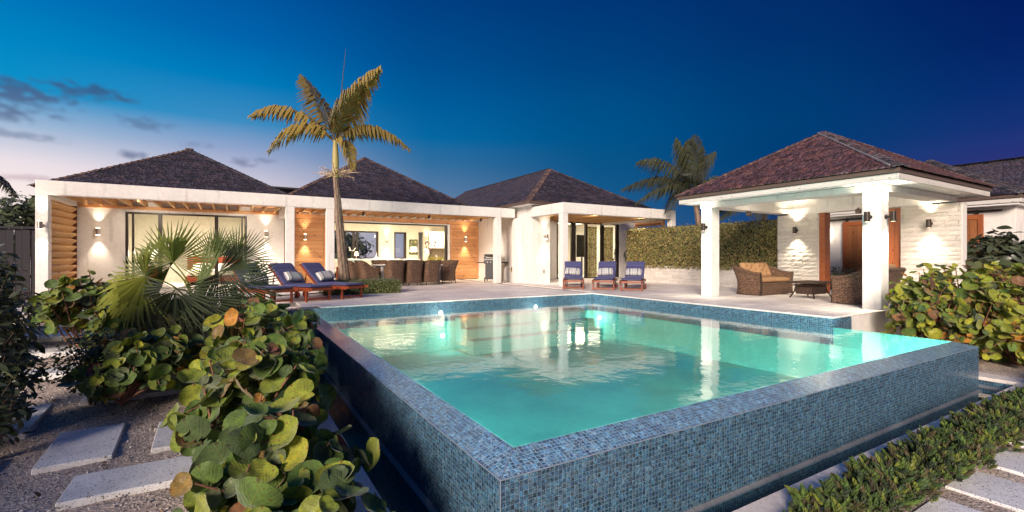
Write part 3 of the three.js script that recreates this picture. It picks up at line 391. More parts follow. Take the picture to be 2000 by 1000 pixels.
// ---------- roofs ----------
const SHG = [0, 1, 2, 3, 4, 5].map((i) => {               // one shingle, 1 wide, butt end towards +z
  const L = 0.215, t0 = 0.006, t1 = 0.030, a = V3(-0.5, 0, -L), b = V3(0.5, 0, -L), c = V3(0.5, 0, 0.0), d = V3(-0.5, 0, 0.0), up = (v, t) => V3(v.x, t, v.z);
  const g = polys([[up(a, t0), up(d, t1), up(c, t1), up(b, t0)], [d, c, up(c, t1), up(d, t1)], [b, a, up(a, t0), up(b, t0)], [a, d, up(d, t1), up(a, t0)], [c, b, up(b, t0), up(c, t1)]]);
  boxUV(g); const uv = g.attributes.uv; for (let k = 0; k < uv.count; k++) uv.setXY(k, uv.getX(k) * 0.24 + i * 0.171 + 0.05, uv.getY(k) + i * 0.31); return g;
});
const SH_INST = mat.shingle.map((m) => m);
const plainShingle = M('shingle_tinted', { color: [1, 1, 1], map: rep(shinCol, 1.0), bumpMap: rep(shinCol, 1.0), bumpScale: 0.004, roughness: 0.75 });
function makeRoof(house, slopes, mats, w, e, seed, most = 300) {
  const roof = subpart('roof', house), r = RNG(seed), all = [], eye = camera.position, under = [];
  for (const [P0, P1, Q1, Q0] of slopes) {
    const u = V3().subVectors(P1, P0), L = u.length(); u.normalize();
    const n = V3().crossVectors(u, V3().subVectors(Q1, P0)).normalize(); if (n.y < 0) n.negate();
    const zd = V3().crossVectors(u, n), H = -V3().subVectors(Q0, P0).dot(zd), q0 = V3().subVectors(Q0, P0).dot(u), q1 = V3().subVectors(Q1, P0).dot(u);
    const Hs = Math.abs(H), down = H > 0 ? zd : zd.clone().negate();
    under.push([P0, P1, Q1, Q0].map((v) => v.clone().addScaledVector(n, -0.035)));
    for (let v = -0.03, row = 0; v < Hs - 0.04; v += e, row++) {
      const t = clamp((v + 0.13) / Hs, 0, 1), a = q0 * t, b = L + (q1 - L) * t; let x = a - r() * w * 0.5;
      while (x < b - 0.02) {
        const ww = w * (0.55 + 0.8 * r()), l = Math.max(x, a), h = Math.min(x + ww, b); x += ww;
        if (h - l < 0.03) continue;
        const c = P0.clone().addScaledVector(u, (l + h) / 2).addScaledVector(down, -v).addScaledVector(n, 0.006 + 0.012 * r() * r());
        const to = V3().subVectors(eye, c), dist = to.length(), f = Math.max(0, to.dot(n) / dist);
        all.push({ c, u, n, down, s: h - l - 0.006, tw: (r() - 0.5) * 0.02, lift: 0.012 * r(), size: f * (h - l) / (dist * dist), k: Math.floor(r() * mats.length), g: Math.floor(r() * 6) });
      }
    }
  }
  all.sort((a, b) => b.size - a.size);
  const mtx = (s) => new THREE.Matrix4().makeBasis(s.u, s.n, s.down).multiply(new THREE.Matrix4().compose(V3(0, 0, 0), new THREE.Quaternion().setFromEuler(new THREE.Euler(0.045 + s.lift, s.tw, 0)), V3(s.s, 1, 1))).setPosition(s.c);
  const hand = (s) => V3().crossVectors(s.u, s.n).dot(s.down) > 0;
  all.slice(0, most).forEach((s) => { const m = new THREE.Mesh(SHG[s.g], mats[s.k]); m.name = 'shingle'; m.castShadow = m.receiveShadow = true; m.matrix.copy(mtx(s)); m.matrix.decompose(m.position, m.quaternion, m.scale); roof.add(m); });
  const rest = all.slice(most); let dets = 0;
  if (rest.length) { const im = new THREE.InstancedMesh(SHG[0], plainShingle, rest.length); rest.forEach((s, i) => { im.setMatrixAt(i, mtx(s)); im.setColorAt(i, mats[s.k].color); }); im.name = 'shingles'; im.castShadow = im.receiveShadow = true; im.userData.kind = 'stuff'; roof.add(im); }
  part('roof_underlay', boxUV(polys(under)), mat.underlay, roof);
  return roof;
}
function hipCaps(roof, A, B, mats, seed, w = 0.25, l = 0.26) {
  const r = RNG(seed), d = V3().subVectors(B, A), L = d.length(), n = Math.floor(L / (l * 0.86)); d.normalize();
  const side = V3().crossVectors(d, V3(0, 1, 0)).normalize(), up = V3().crossVectors(side, d).normalize(), gs = [0, 1, 2].map((i) => merge([at(cbox(w * 0.56, 0.014, l, 0.004, 2, i * 0.3, i * 0.5), -w * 0.25, -0.012, 0, 0, 0, 0.22), at(cbox(w * 0.56, 0.014, l, 0.004, 2, i * 0.4, i * 0.2), w * 0.25, -0.0115, 0, 0, 0, -0.22)]));
  for (let i = 0; i < n; i++) { const m = new THREE.Mesh(gs[i % 3], mats[Math.floor(r() * mats.length)]); m.name = 'hip_cap'; m.castShadow = m.receiveShadow = true; m.quaternion.setFromRotationMatrix(new THREE.Matrix4().makeBasis(side, up, d.clone().negate())).multiply(new THREE.Quaternion().setFromEuler(new THREE.Euler(-0.03, 0, 0))); m.position.copy(A).addScaledVector(d, (i + 0.5) * L / n).addScaledVector(up, 0.02); roof.add(m); }
}
function pyramid(house, x0, x1, z0, z1, ye, ya, mats, w, e, seed, caps, most) {
  const a = V3(x0, ye, z1), b = V3(x1, ye, z1), c = V3(x1, ye, z0), d = V3(x0, ye, z0), t = V3((x0 + x1) / 2, ya, (z0 + z1) / 2);
  const roof = makeRoof(house, [[a, b, t, t], [b, c, t, t], [c, d, t, t], [d, a, t, t]], mats, w, e, seed, most);
  [a, b, c, d].forEach((p, i) => hipCaps(roof, p, t, caps[i], seed + i + 1)); return roof;
}
// ---------- walls ----------
function walled(x0, x1, y0, y1, z0, z1, h) {             // wall along x with one opening
  return [box(x0, h.x0, y0, y1, z0, z1), box(h.x1, x1, y0, y1, z0, z1), box(h.x0 + 0.001, h.x1 - 0.001, h.y1, y1, z0 + 0.001, z1 - 0.001), h.y0 > y0 + 0.02 ? box(h.x0 + 0.001, h.x1 - 0.001, y0, h.y0, z0 + 0.001, z1 - 0.001) : null];
}
function planks(parent, x0, x1, y0, y1, z, hgt, seed, mats = mat.cedar, t = 0.022) {   // horizontal boards facing +z, each its own mesh
  const r = RNG(seed), n = Math.round((y1 - y0) / hgt), h = (y1 - y0) / n;
  for (let i = 0; i < n; i++) { const m = part('plank', cbox(x1 - x0 - 0.004, h - 0.007, t, 0.004, 0, r() * 2, r() * 1), mats[Math.floor(r() * mats.length)], parent); m.position.set((x0 + x1) / 2, y0 + (i + 0.5) * h, z + t / 2 + r() * 0.003); }
}
function areaLight(parent, x, y, z, w, d, k, color = [1, 0.86, 0.66]) {  // unseen ceiling panels added to fill the rooms with light
  part('ceiling_fill_light', box(x - w / 2, x + w / 2, y, y + 0.02, z - d / 2, z + d / 2), glow.ceil, parent);
  const l = new THREE.RectAreaLight(lin3(...color), k, w, d); l.name = 'ceiling_fill_light'; l.position.set(x, y - 0.01, z); l.lookAt(x, y - 1, z); scene.add(l);
}
const IN_K = 7.0;
// left bedroom block
{
  const h = thing('house', [0, 0, 0], 0, 'white bedroom house with hipped roof behind the fan palm', 'house'), z = -19.2;
  parts('wall', [...walled(-4.0, 1.7, 0, 3.0, z - 0.25, z, { x0: -2.88, x1: 0.5, y0: 0.04, y1: 2.5 })], mat.plaster, h);
  parts('wall', [box(-4.25, -4.002, 0, 3.0, -25, z), box(1.45, 1.7, 0, 3.0, -25, z - 0.252)], mat.plaster, h);
  part('inner_wall', [box(-4.0, 1.45, 0, 3.0, -25, -24.8), box(-4.0, -3.98, 0, 3, -24.8, z - 0.26), box(1.43, 1.45, 0, 3, -24.8, z - 0.26), box(-4, 1.45, 2.86, 2.98, -24.8, z - 0.26)], mat.inside, h);
  part('floor', box(-4.0, 1.45, -0.1, 0.01, -25, z - 0.01), mat.lime[1], h);
  part('end_trim', box(1.702, 1.735, 0, 2.6, z - 0.1, z + 0.02), mat.door[1], h);
  const w = subpart('window', h);
  part('frame', [box(-2.88, 0.5, 2.44, 2.5, z - 0.16, z - 0.04), box(-2.88, -2.81, 0.04, 2.44, z - 0.16, z - 0.04), box(0.43, 0.5, 0.04, 2.44, z - 0.16, z - 0.04), box(-2.72, -2.66, 0.04, 2.44, z - 0.15, z - 0.05), box(-2.04, -1.93, 0.04, 2.44, z - 0.15, z - 0.05), box(-0.47, -0.36, 0.04, 2.44, z - 0.15, z - 0.05), box(0.33, 0.38, 0.04, 2.44, z - 0.15, z - 0.05), box(-2.88, 0.5, 0.0, 0.04, z - 0.16, z - 0.04)], mat.bronze, w);
  for (const [a, b] of [[-2.66, -2.04], [-0.36, 0.33]]) part('pane', boxUV(at(new THREE.PlaneGeometry(b - a, 2.4), (a + b) / 2, 1.24, z - 0.1)), mat.glass, w);
  areaLight(h, -1.2, 2.83, -21.8, 2.6, 2.2, IN_K * 1.05, [1, 0.9, 0.76]);
  const R = pyramid(h, -4.85, 2.15, -25.4, -18.4, 3.08, 5.18, mat.shingle, 0.27, 0.155, 61, [mat.hipCap, mat.slateCap, mat.slateCap, mat.slateCap]);
  part('ridge_block', cbox(0.26, 0.05, 0.22, 0.01), mat.hipCap[1], R).position.set(-1.35, 5.19, -21.9);
}
// living block
{
  const h = thing('house', [0, 0, 0], 0, 'living room house with cedar boarded front and wide open sliding wall', 'house'), z = -20.2;
  parts('wall', walled(1.72, 10.2, 0, 3.0, z - 0.25, z - 0.03, { x0: 3.3, x1: 8.62, y0: 0, y1: 2.54 }), mat.plaster, h);
  part('batten', [box(1.74, 3.3, 0, 2.75, z - 0.028, z - 0.001), box(8.78, 10.19, 0, 2.75, z - 0.028, z - 0.001), box(3.302, 8.778, 2.56, 2.75, z - 0.028, z - 0.001)], mat.darkTeak, h);
  planks(h, 1.76, 3.22, 0.02, 2.56, z, 0.172, 71); planks(h, 8.82, 10.10, 0.02, 2.56, z, 0.172, 72); planks(h, 1.76, 10.18, 2.565, 2.75, z, 0.185, 73);
  parts('trim_board', [box(3.225, 3.30, 0, 2.56, z, z + 0.04), box(8.74, 8.815, 0, 2.56, z, z + 0.04), box(10.105, 10.19, 0, 2.56, z, z + 0.035)], mat.cedar[0], h);
  part('jamb', [box(8.62, 8.735, 0, 2.55, z - 0.29, z - 0.005), box(3.3, 8.62, 2.52, 2.55, z - 0.27, z - 0.03)], mat.white, h);
  const w = subpart('sliding_door', h);
  part('frame', [box(3.3, 8.62, 2.46, 2.52, z - 0.22, z - 0.06), box(8.54, 8.615, 0, 2.46, z - 0.22, z - 0.06), box(3.3, 3.37, 0, 2.46, z - 0.22, z - 0.06), box(3.48, 3.55, 0, 2.46, z - 0.15, z - 0.06)], mat.bronze, w);
  // living room
  const bz = -26;
  part('inner_wall', [box(1.7, 1.9, 0, 3.3, bz, z - 0.26), box(1.7, 4.2, 0, 3.3, bz - 0.2, bz), box(4.2, 8.72, 2.46, 3.3, bz - 0.2, bz), box(4.2, 8.72, 0, 0.02, bz - 0.2, bz), box(8.72, 9.28, 0, 3.3, bz - 0.2, bz), box(9.28, 9.58, 2.48, 3.3, bz - 0.2, bz), box(9.28, 9.6, 0, 2.48, bz - 1.2, bz - 1.1), box(9.58, 9.95, 0, 3.3, bz - 0.2, bz), box(9.95, 12.4, 2.55, 3.3, bz - 0.2, bz), box(9.95, 12.4, 0, 3.3, -29.2, -29), box(12.2, 12.4, 0, 3.3, -29, z - 0.26), box(9.92, 9.95, 0, 3.3, -29, bz - 0.2), box(7.0, 7.86, 0, 2.46, bz - 0.18, bz - 0.001), box(10.2, 12.2, 0, 3.3, z - 0.25, z - 0.05)], mat.inside, h);
  part('ceiling', box(1.7, 12.4, 3.2, 3.3, -29, z - 0.26), mat.inside, h);
  part('floor', box(1.7, 12.4, -0.12, 0.008, -29, z - 0.03), mat.lime[2], h);
  const w2 = subpart('window', h);
  part('frame', [box(4.2, 7.0, 2.38, 2.46, bz - 0.14, bz - 0.04), box(4.2, 4.28, 0.02, 2.38, bz - 0.14, bz - 0.04), box(6.88, 7.0, 0.02, 2.38, bz - 0.14, bz - 0.04), box(5.62, 5.74, 0.02, 2.38, bz - 0.14, bz - 0.04), box(5.80, 5.9, 0.02, 2.38, bz - 0.13, bz - 0.05)], mat.bronze, w2);
  for (const [a, b] of [[4.28, 5.62], [5.9, 6.88]]) part('pane', boxUV(at(new THREE.PlaneGeometry(b - a, 2.36), (a + b) / 2, 1.2, bz - 0.09)), mat.glass, w2);
  const w3 = subpart('window', h);
  part('frame', [box(7.88, 8.58, 2.36, 2.44, bz - 0.14, bz - 0.04), box(7.88, 7.95, 0.02, 2.36, bz - 0.14, bz - 0.04), box(8.44, 8.58, 0.02, 2.36, bz - 0.14, bz - 0.04)], mat.bronze, w3);
  part('pane', boxUV(at(new THREE.PlaneGeometry(0.5, 2.34), 8.2, 1.2, bz - 0.09)), mat.glass, w3);
  part('inner_wall', [box(8.58, 8.722, 0, 2.46, bz - 0.18, bz - 0.001)], mat.inside, h);
  // kitchen beyond
  part('kitchen_cabinet', [box(10.3, 12.1, 1.62, 3.1, -28.95, -28.6), box(10.3, 12.1, 0.1, 0.9, -28.95, -28.4), box(10.2, 12.15, 0.9, 0.94, -28.96, -28.36)], mat.white, h);
  part('kitchen_splashback', box(10.3, 12.1, 0.942, 1.618, -28.99, -28.96), M('splashback', { color: [0.22, 0.17, 0.12], roughness: 0.4 }), h);
  areaLight(h, 4.6, 3.17, -23.2, 2.2, 2.4, IN_K * 0.8); areaLight(h, 7.4, 3.17, -23.2, 2.2, 2.4, IN_K * 0.9); areaLight(h, 11.2, 3.17, -27.2, 1.6, 1.8, IN_K * 1.3);
  pyramid(h, 1.43, 9.43, -26.6, -18.6, 3.08, 5.72, mat.shingle, 0.27, 0.155, 81, [mat.hipCap, mat.hipCap, mat.slateCap, mat.slateCap]);
  part('link_roof', [box(-0.2, 4.4, 4.25, 4.33, -27.0, -24.4)], mat.underlay, h);
}
// right bedroom wing
{
  const h = thing('house', [0, 0, 0], 0, 'white bedroom wing with long ridged roof and floral curtains in its sliding door', 'house'), z = -17.7;
  parts('wall', [box(10.2, 10.5, 0, 3.08, -20.2, -15.8), box(10.2, 11.05, 0, 3.08, -15.798, -15.5), box(10.0, 10.198, 0, 2.64, -16.72, -16.46)], mat.plaster, h);
  parts('wall', walled(10.5, 18.2, 0, 3.08, z - 0.25, z, { x0: 13.0, x1: 16.95, y0: 0, y1: 2.76 }).concat(box(17.95, 18.2, 0, 3.08, -24, z - 0.252)), mat.plaster, h);
  part('inner_wall', [box(10.5, 17.95, 0, 3.08, -23.2, -23), box(10.5, 10.52, 0, 3.08, -23, z - 0.26), box(10.5, 17.95, 2.95, 3.07, -23, z - 0.26)], mat.inside, h);
  part('floor', box(10.5, 18, -0.12, 0.008, -23, z - 0.02), mat.lime[1], h);
  part('threshold', box(12.9, 17.1, 0.0, 0.03, z + 0.0, z + 0.24), mat.plaster, h);
  const w = subpart('sliding_door', h), fr = [box(13.0, 16.95, 2.66, 2.76, z - 0.18, z - 0.05), box(13.0, 16.95, 0.01, 0.07, z - 0.18, z - 0.05)];
  for (const [a, b] of [[13.0, 13.12], [13.92, 14.04], [14.06, 14.18], [14.76, 14.9], [15.78, 15.95], [16.78, 16.95]]) fr.push(box(a, b, 0.07, 2.66, z - 0.17, z - 0.06));
  part('frame', fr, mat.bronze, w);
  for (const [a, b] of [[13.12, 13.92], [14.18, 14.76], [14.9, 15.78], [15.95, 16.78]]) part('pane', boxUV(at(new THREE.PlaneGeometry(b - a, 2.59), (a + b) / 2, 1.365, z - 0.11)), mat.glass, w);
  areaLight(h, 12.6, 2.92, -20.4, 2.2, 2.2, IN_K * 0.9); areaLight(h, 16.0, 2.92, -20.2, 2.2, 2.2, IN_K * 0.9);
  const a = V3(9.75, 3.2, -15.1), b = V3(16.6, 3.2, -15.1), t = V3(13.17, 5.27, -18.52), t2 = V3(13.17, 5.27, -28), c = V3(16.6, 3.2, -28), d = V3(9.75, 3.2, -28);
  const R = makeRoof(h, [[a, b, t, t], [d, a, t, t2], [b, c, t2, t]], mat.shingle, 0.26, 0.155, 91);
  hipCaps(R, a, t, mat.hipCap, 92); hipCaps(R, b, t, mat.hipCap, 93); hipCaps(R, t2, t, mat.slateCap, 94);
  part('gutter', [box(9.72, 16.64, 3.09, 3.205, -15.12, -15.06), box(9.72, 9.78, 3.09, 3.204, -28, -15.121), box(16.58, 16.64, 3.09, 3.204, -28, -15.121)], mat.brown, R);
  part('soffit', [box(9.78, 16.58, 3.082, 3.10, -23, -15.12)], mat.white, R);
}
// front porch frames
function porchRafters(p, x0, x1, step, z0, z1, y0, y1, seed) { const r = RNG(seed); for (let x = x0; x <= x1; x += step) { const m = part('rafter', cbox(0.05, y1 - y0, z1 - z0, 0.004, 2, r() * 2, r()), mat.louver[Math.floor(r() * 3)], p); m.position.set(x, (y0 + y1) / 2, (z0 + z1) / 2); } }
{
  const p = thing('porch_frame', [0, 0, 0], 0, 'long white porch beam on square columns with wooden louvred end', 'porch');
  part('beam', box(-4.25, 9.98, 2.65, 3.02, -16.71, -16.45, -1, 0.012), mat.plaster, p);
  for (const [a, b] of [[-4.25, -4.0], [1.5, 1.76], [2.72, 2.97], [9.09, 9.34]]) part('column', box(a, b, 0, 2.649, -16.70, -16.452, -1, 0.01), mat.plaster, p);
  parts('side_beam', [box(-4.24, -4.01, 2.60, 3.0, -19.19, -16.715), box(1.52, 1.74, 2.45, 2.9, -19.19, -16.715)], mat.plaster, p);
  parts('porch_ceiling', [box(-4.0, 1.5, 2.83, 2.87, -19.19, -16.715), box(1.745, 9.98, 2.83, 2.87, -20.16, -16.715), box(9.98, 10.19, 2.83, 2.87, -20.16, -16.73)], mat.cedar[3], p);
  parts('ledger', [box(-4.0, 1.5, 2.58, 2.68, -19.185, -19.13, 0)], mat.cedar[0], p);
  porchRafters(p, -3.8, 1.4, 0.37, -19.13, -16.72, 2.66, 2.80, 101); porchRafters(p, 1.95, 9.9, 0.37, -20.15, -16.72, 2.755, 2.828, 102);
  const s = subpart('louvred_screen', p), r = RNG(103);
  for (let i = 0; i < 13; i++) { const m = part('slat', cbox(0.225, 0.075, 2.34, 0.030, 2, r() * 2, r()), mat.louver[Math.floor(r() * 3)], s); m.position.set(-4.10, 0.14 + i * 0.193, -17.93); m.rotation.z = 0.80 + (r() - 0.5) * 0.05; }
  parts('post', [box(-4.2, -4.02, 0, 2.6, -16.76, -16.712), box(-4.2, -4.02, 0, 2.6, -19.18, -19.11), box(-4.18, -4.14, 0, 2.6, -18.0, -17.95)], mat.darkTeak, s);
}
{
  const p = thing('porch_frame', [0, 0, 0], 0, 'smaller white pergola frame in front of the curtained bedroom wing', 'porch');
  parts('beam', [box(10.1, 16.0, 2.62, 3.0, -13.65, -13.4, -1, 0.012), box(10.1, 10.35, 2.62, 3.0, -15.49, -13.653), box(15.75, 16.0, 2.62, 3.0, -17.69, -13.653)], mat.plaster, p);
  for (const a of [10.1, 15.75]) part('column', box(a, a + 0.25, 0, 2.619, -13.648, -13.402, -1, 0.01), mat.plaster, p);
  porchRafters(p, 10.6, 15.6, 0.37, -17.68, -13.66, 2.68, 2.80, 111);
  parts('porch_ceiling', [box(10.36, 15.74, 2.81, 2.85, -15.51, -13.66), box(11.06, 15.74, 2.811, 2.85, -17.68, -15.515)], mat.cedar[3], p);
  const s = subpart('louvred_screen', p), r = RNG(113);
  for (let i = 0; i < 12; i++) { const m = part('slat', cbox(0.17, 0.032, 1.66, 0.004, 2, r() * 2, r()), mat.cedar[Math.floor(r() * 5)], s); m.position.set(18.05, 0.46 + i * 0.2, -16.76); m.rotation.z = -0.7; }
  parts('post', [box(17.96, 18.14, 0, 2.88, -17.66, -17.6), box(17.96, 18.14, 0, 2.88, -15.9, -15.84), box(17.95, 18.15, 2.70, 2.90, -17.58, -15.92)], mat.cedar[1], s);
}
// wall lamps: x, y, z, outward normal, look
const LAMP_I = 5.0;
const lampGeo = {
  body: new THREE.CylinderGeometry(0.052, 0.052, 0.20, 20, 1, true), cap: new THREE.CylinderGeometry(0.056, 0.056, 0.016, 20), lens: new THREE.CylinderGeometry(0.044, 0.044, 0.012, 16), ring: new THREE.CylinderGeometry(0.050, 0.050, 0.018, 20, 1, true), arm: bar(V3(0, 0, -0.12), V3(0, 0, -0.04), 0.022, 0.022, 10), plate: at(new THREE.CylinderGeometry(0.042, 0.042, 0.018, 16), 0, 0, -0.118, Math.PI / 2),
};
function wallLamp(x, y, z, nx, nz, dark, label, k = 1, color = [1, 0.85, 0.66]) {
  const l = thing('wall_lamp', [x + nx * 0.13, y, z + nz * 0.13], Math.atan2(nx, nz), label, 'wall lamp'), m = dark ? mat.lampDark : mat.steel;
  part('body', lampGeo.body, m, l);
  part('bracket', [lampGeo.arm, lampGeo.plate], m, l);
  for (const s of [-1, 1]) {
    if (!dark) { part('glass_ring', at(lampGeo.ring, 0, s * 0.109, 0), glow.warm, l); part('cap', at(lampGeo.ring, 0, s * 0.127, 0), m, l); }
    part('lens', at(lampGeo.lens, 0, s * (dark ? 0.092 : 0.112), 0), glow.warm, l);
    const sp = new THREE.SpotLight(lin3(...color), LAMP_I * k * (dark ? 0.85 : 1) * (s > 0 ? 0.6 : 1), 0, dark ? 0.85 : 0.62, dark ? 1 : 0.8, 2); sp.name = 'wall_lamp'; sp.position.set(x + nx * 0.13, y + s * 0.145, z + nz * 0.13); sp.target.position.set(x + nx * 0.10, y + s * 2, z + nz * 0.10); sp.castShadow = true; sp.shadow.radius = 1.6; scene.add(sp, sp.target);
  }
  return l;
}
wallLamp(-4.125, 1.86, -16.45, 0, 1, false, 'steel wall lamp on the porch column beside the louvred screen', 1.0);
wallLamp(-3.52, 1.84, -19.2, 0, 1, false, 'steel wall lamp on plaster between louvred screen and bedroom window', 1.2);
wallLamp(1.1, 1.88, -19.2, 0, 1, false, 'steel wall lamp on plaster above the reclining loungers', 1.2);
wallLamp(2.52, 1.84, -20.17, 0, 1, false, 'steel wall lamp on the narrow cedar panel between two columns', 1.5, [1, 0.86, 0.6]);
wallLamp(9.46, 1.88, -20.17, 0, 1, false, 'steel wall lamp on the cedar panel near the grill', 1.7, [1, 0.84, 0.56]);
wallLamp(10.78, 1.87, -15.5, 0, 1, false, 'steel wall lamp on the white pier of the bedroom wing', 1.3, [1, 0.9, 0.72]);

// fill spots added under porch and pavilion beams to brighten the walls behind
function fillSpot(x, y, z, tx, ty, tz, k, label) {
  const d = V3(tx - x, ty - y, tz - z).normalize(), t = thing('spotlight', [x, y, z], 0, label, 'spotlight'), c = (a, b, r, rr, open) => bar(d.clone().multiplyScalar(a), d.clone().multiplyScalar(b), r, rr, 16, open);
  part('can', c(-0.07, 0.05, 0.042, 0.046, true), mat.lampDark, t); part('back_cap', c(-0.078, -0.07, 0.03, 0.042), mat.lampDark, t); part('lens', c(0.012, 0.02, 0.04, 0.04), glow.warm, t); part('bracket', bar(V3(0, 0, 0), V3(0, 0.09, 0), 0.01), mat.lampDark, t);
  const l = new THREE.SpotLight(lin3(1, 0.86, 0.68), k, 0, 1.15, 0.9, 2); l.name = 'spotlight'; l.position.set(x, y, z).addScaledVector(d, 0.06); l.target.position.set(tx, ty, tz); l.castShadow = true; l.shadow.radius = 3; scene.add(l, l.target);
}
const FILL_SPOT_I = 11;
fillSpot(-2.14, 2.73, -16.95, -2.3, 0.9, -19.2, FILL_SPOT_I, 'added unseen spotlight under the porch beam near the louvred screen');
fillSpot(0.46, 2.73, -16.95, 0.5, 0.9, -19.2, FILL_SPOT_I, 'added unseen spotlight under the porch beam above the fan palm');
fillSpot(4.1, 2.60, -17.3, 3.9, 0.7, -20.2, FILL_SPOT_I, 'dark fitting given an added spotlight under the porch beam just behind the palm trunk');
fillSpot(6.6, 2.60, -17.3, 6.6, 0.7, -20.2, FILL_SPOT_I, 'dark fitting given an added spotlight under the porch beam over the dining table');
fillSpot(9.0, 2.60, -17.6, 9.4, 0.8, -20.2, FILL_SPOT_I, 'dark fitting given an added spotlight under the porch beam near the grill');
fillSpot(12.26, 2.745, -13.95, 12.2, 0.6, -17.7, FILL_SPOT_I, 'added unseen spotlight under the pergola beam by the white pier');
fillSpot(14.85, 2.745, -13.95, 15.2, 0.6, -17.7, FILL_SPOT_I, 'added unseen spotlight under the pergola beam above the floral curtains');
// ---------- pavilion ----------
function stoneWall(parent, fixed, z0, z1, y0, y1, hgt, len, seed, axis = 'z', depth = 0.030) {   // courses of rough stones on a face towards -x, each its own mesh
  const r = RNG(seed), G = [];
  for (let k = 0; k < 8; k++) {
    const g = new THREE.BoxGeometry(1, 1, 1, 4, 2, 1).toNonIndexed(), p = g.attributes.position, rr = RNG(seed * 7 + k), off = {};
    for (let i = 0; i < p.count; i++) { const key = p.getX(i).toFixed(2) + p.getY(i).toFixed(2); if (p.getZ(i) > 0) { if (!(key in off)) { const edge = Math.abs(p.getX(i)) > 0.45 || Math.abs(p.getY(i)) > 0.45; off[key] = edge ? -0.25 - rr() * 0.25 : (rr() - 0.4) * 1.1; } p.setZ(i, 0.5 + off[key] * 0.6); } }
    g.computeVertexNormals(); boxUV(g); const uv = g.attributes.uv; for (let i = 0; i < uv.count; i++) uv.setXY(i, uv.getX(i) * 0.3 + rr(), uv.getY(i) * 0.1 + rr()); G.push(g);
  }
  let y = y0, row = 0;
  while (y < y1 - 0.02) {
    let h = Math.min(hgt * (0.75 + 0.55 * r()), y1 - y); if (y1 - y - h < 0.035) h = y1 - y;
    let z = z0 - r() * len * 0.8;
    while (z < z1 - 0.001) {
      let l = len * (0.6 + 0.9 * r()); const a = Math.max(z, z0), b = Math.min(z + l, z1); z += l; if (z1 - z < 0.05) { } if (b - a < 0.03) continue;
      const m = new THREE.Mesh(G[Math.floor(r() * 8)], mat.stone[Math.floor(r() * 3)]); m.name = 'stone'; m.castShadow = m.receiveShadow = true;
      const dp = depth * (0.75 + 0.5 * r()); m.scale.set(b - a - 0.007, h - 0.006, dp);
      if (axis === 'z') { m.position.set(fixed - dp / 2 + 0.01, y + h / 2, (a + b) / 2); m.rotation.y = -Math.PI / 2; } else { m.position.set((a + b) / 2, y + h / 2, fixed + dp / 2 - 0.01); }
      parent.add(m);
    }
    y += h; row++;
  }
}
const PX = 14.65;
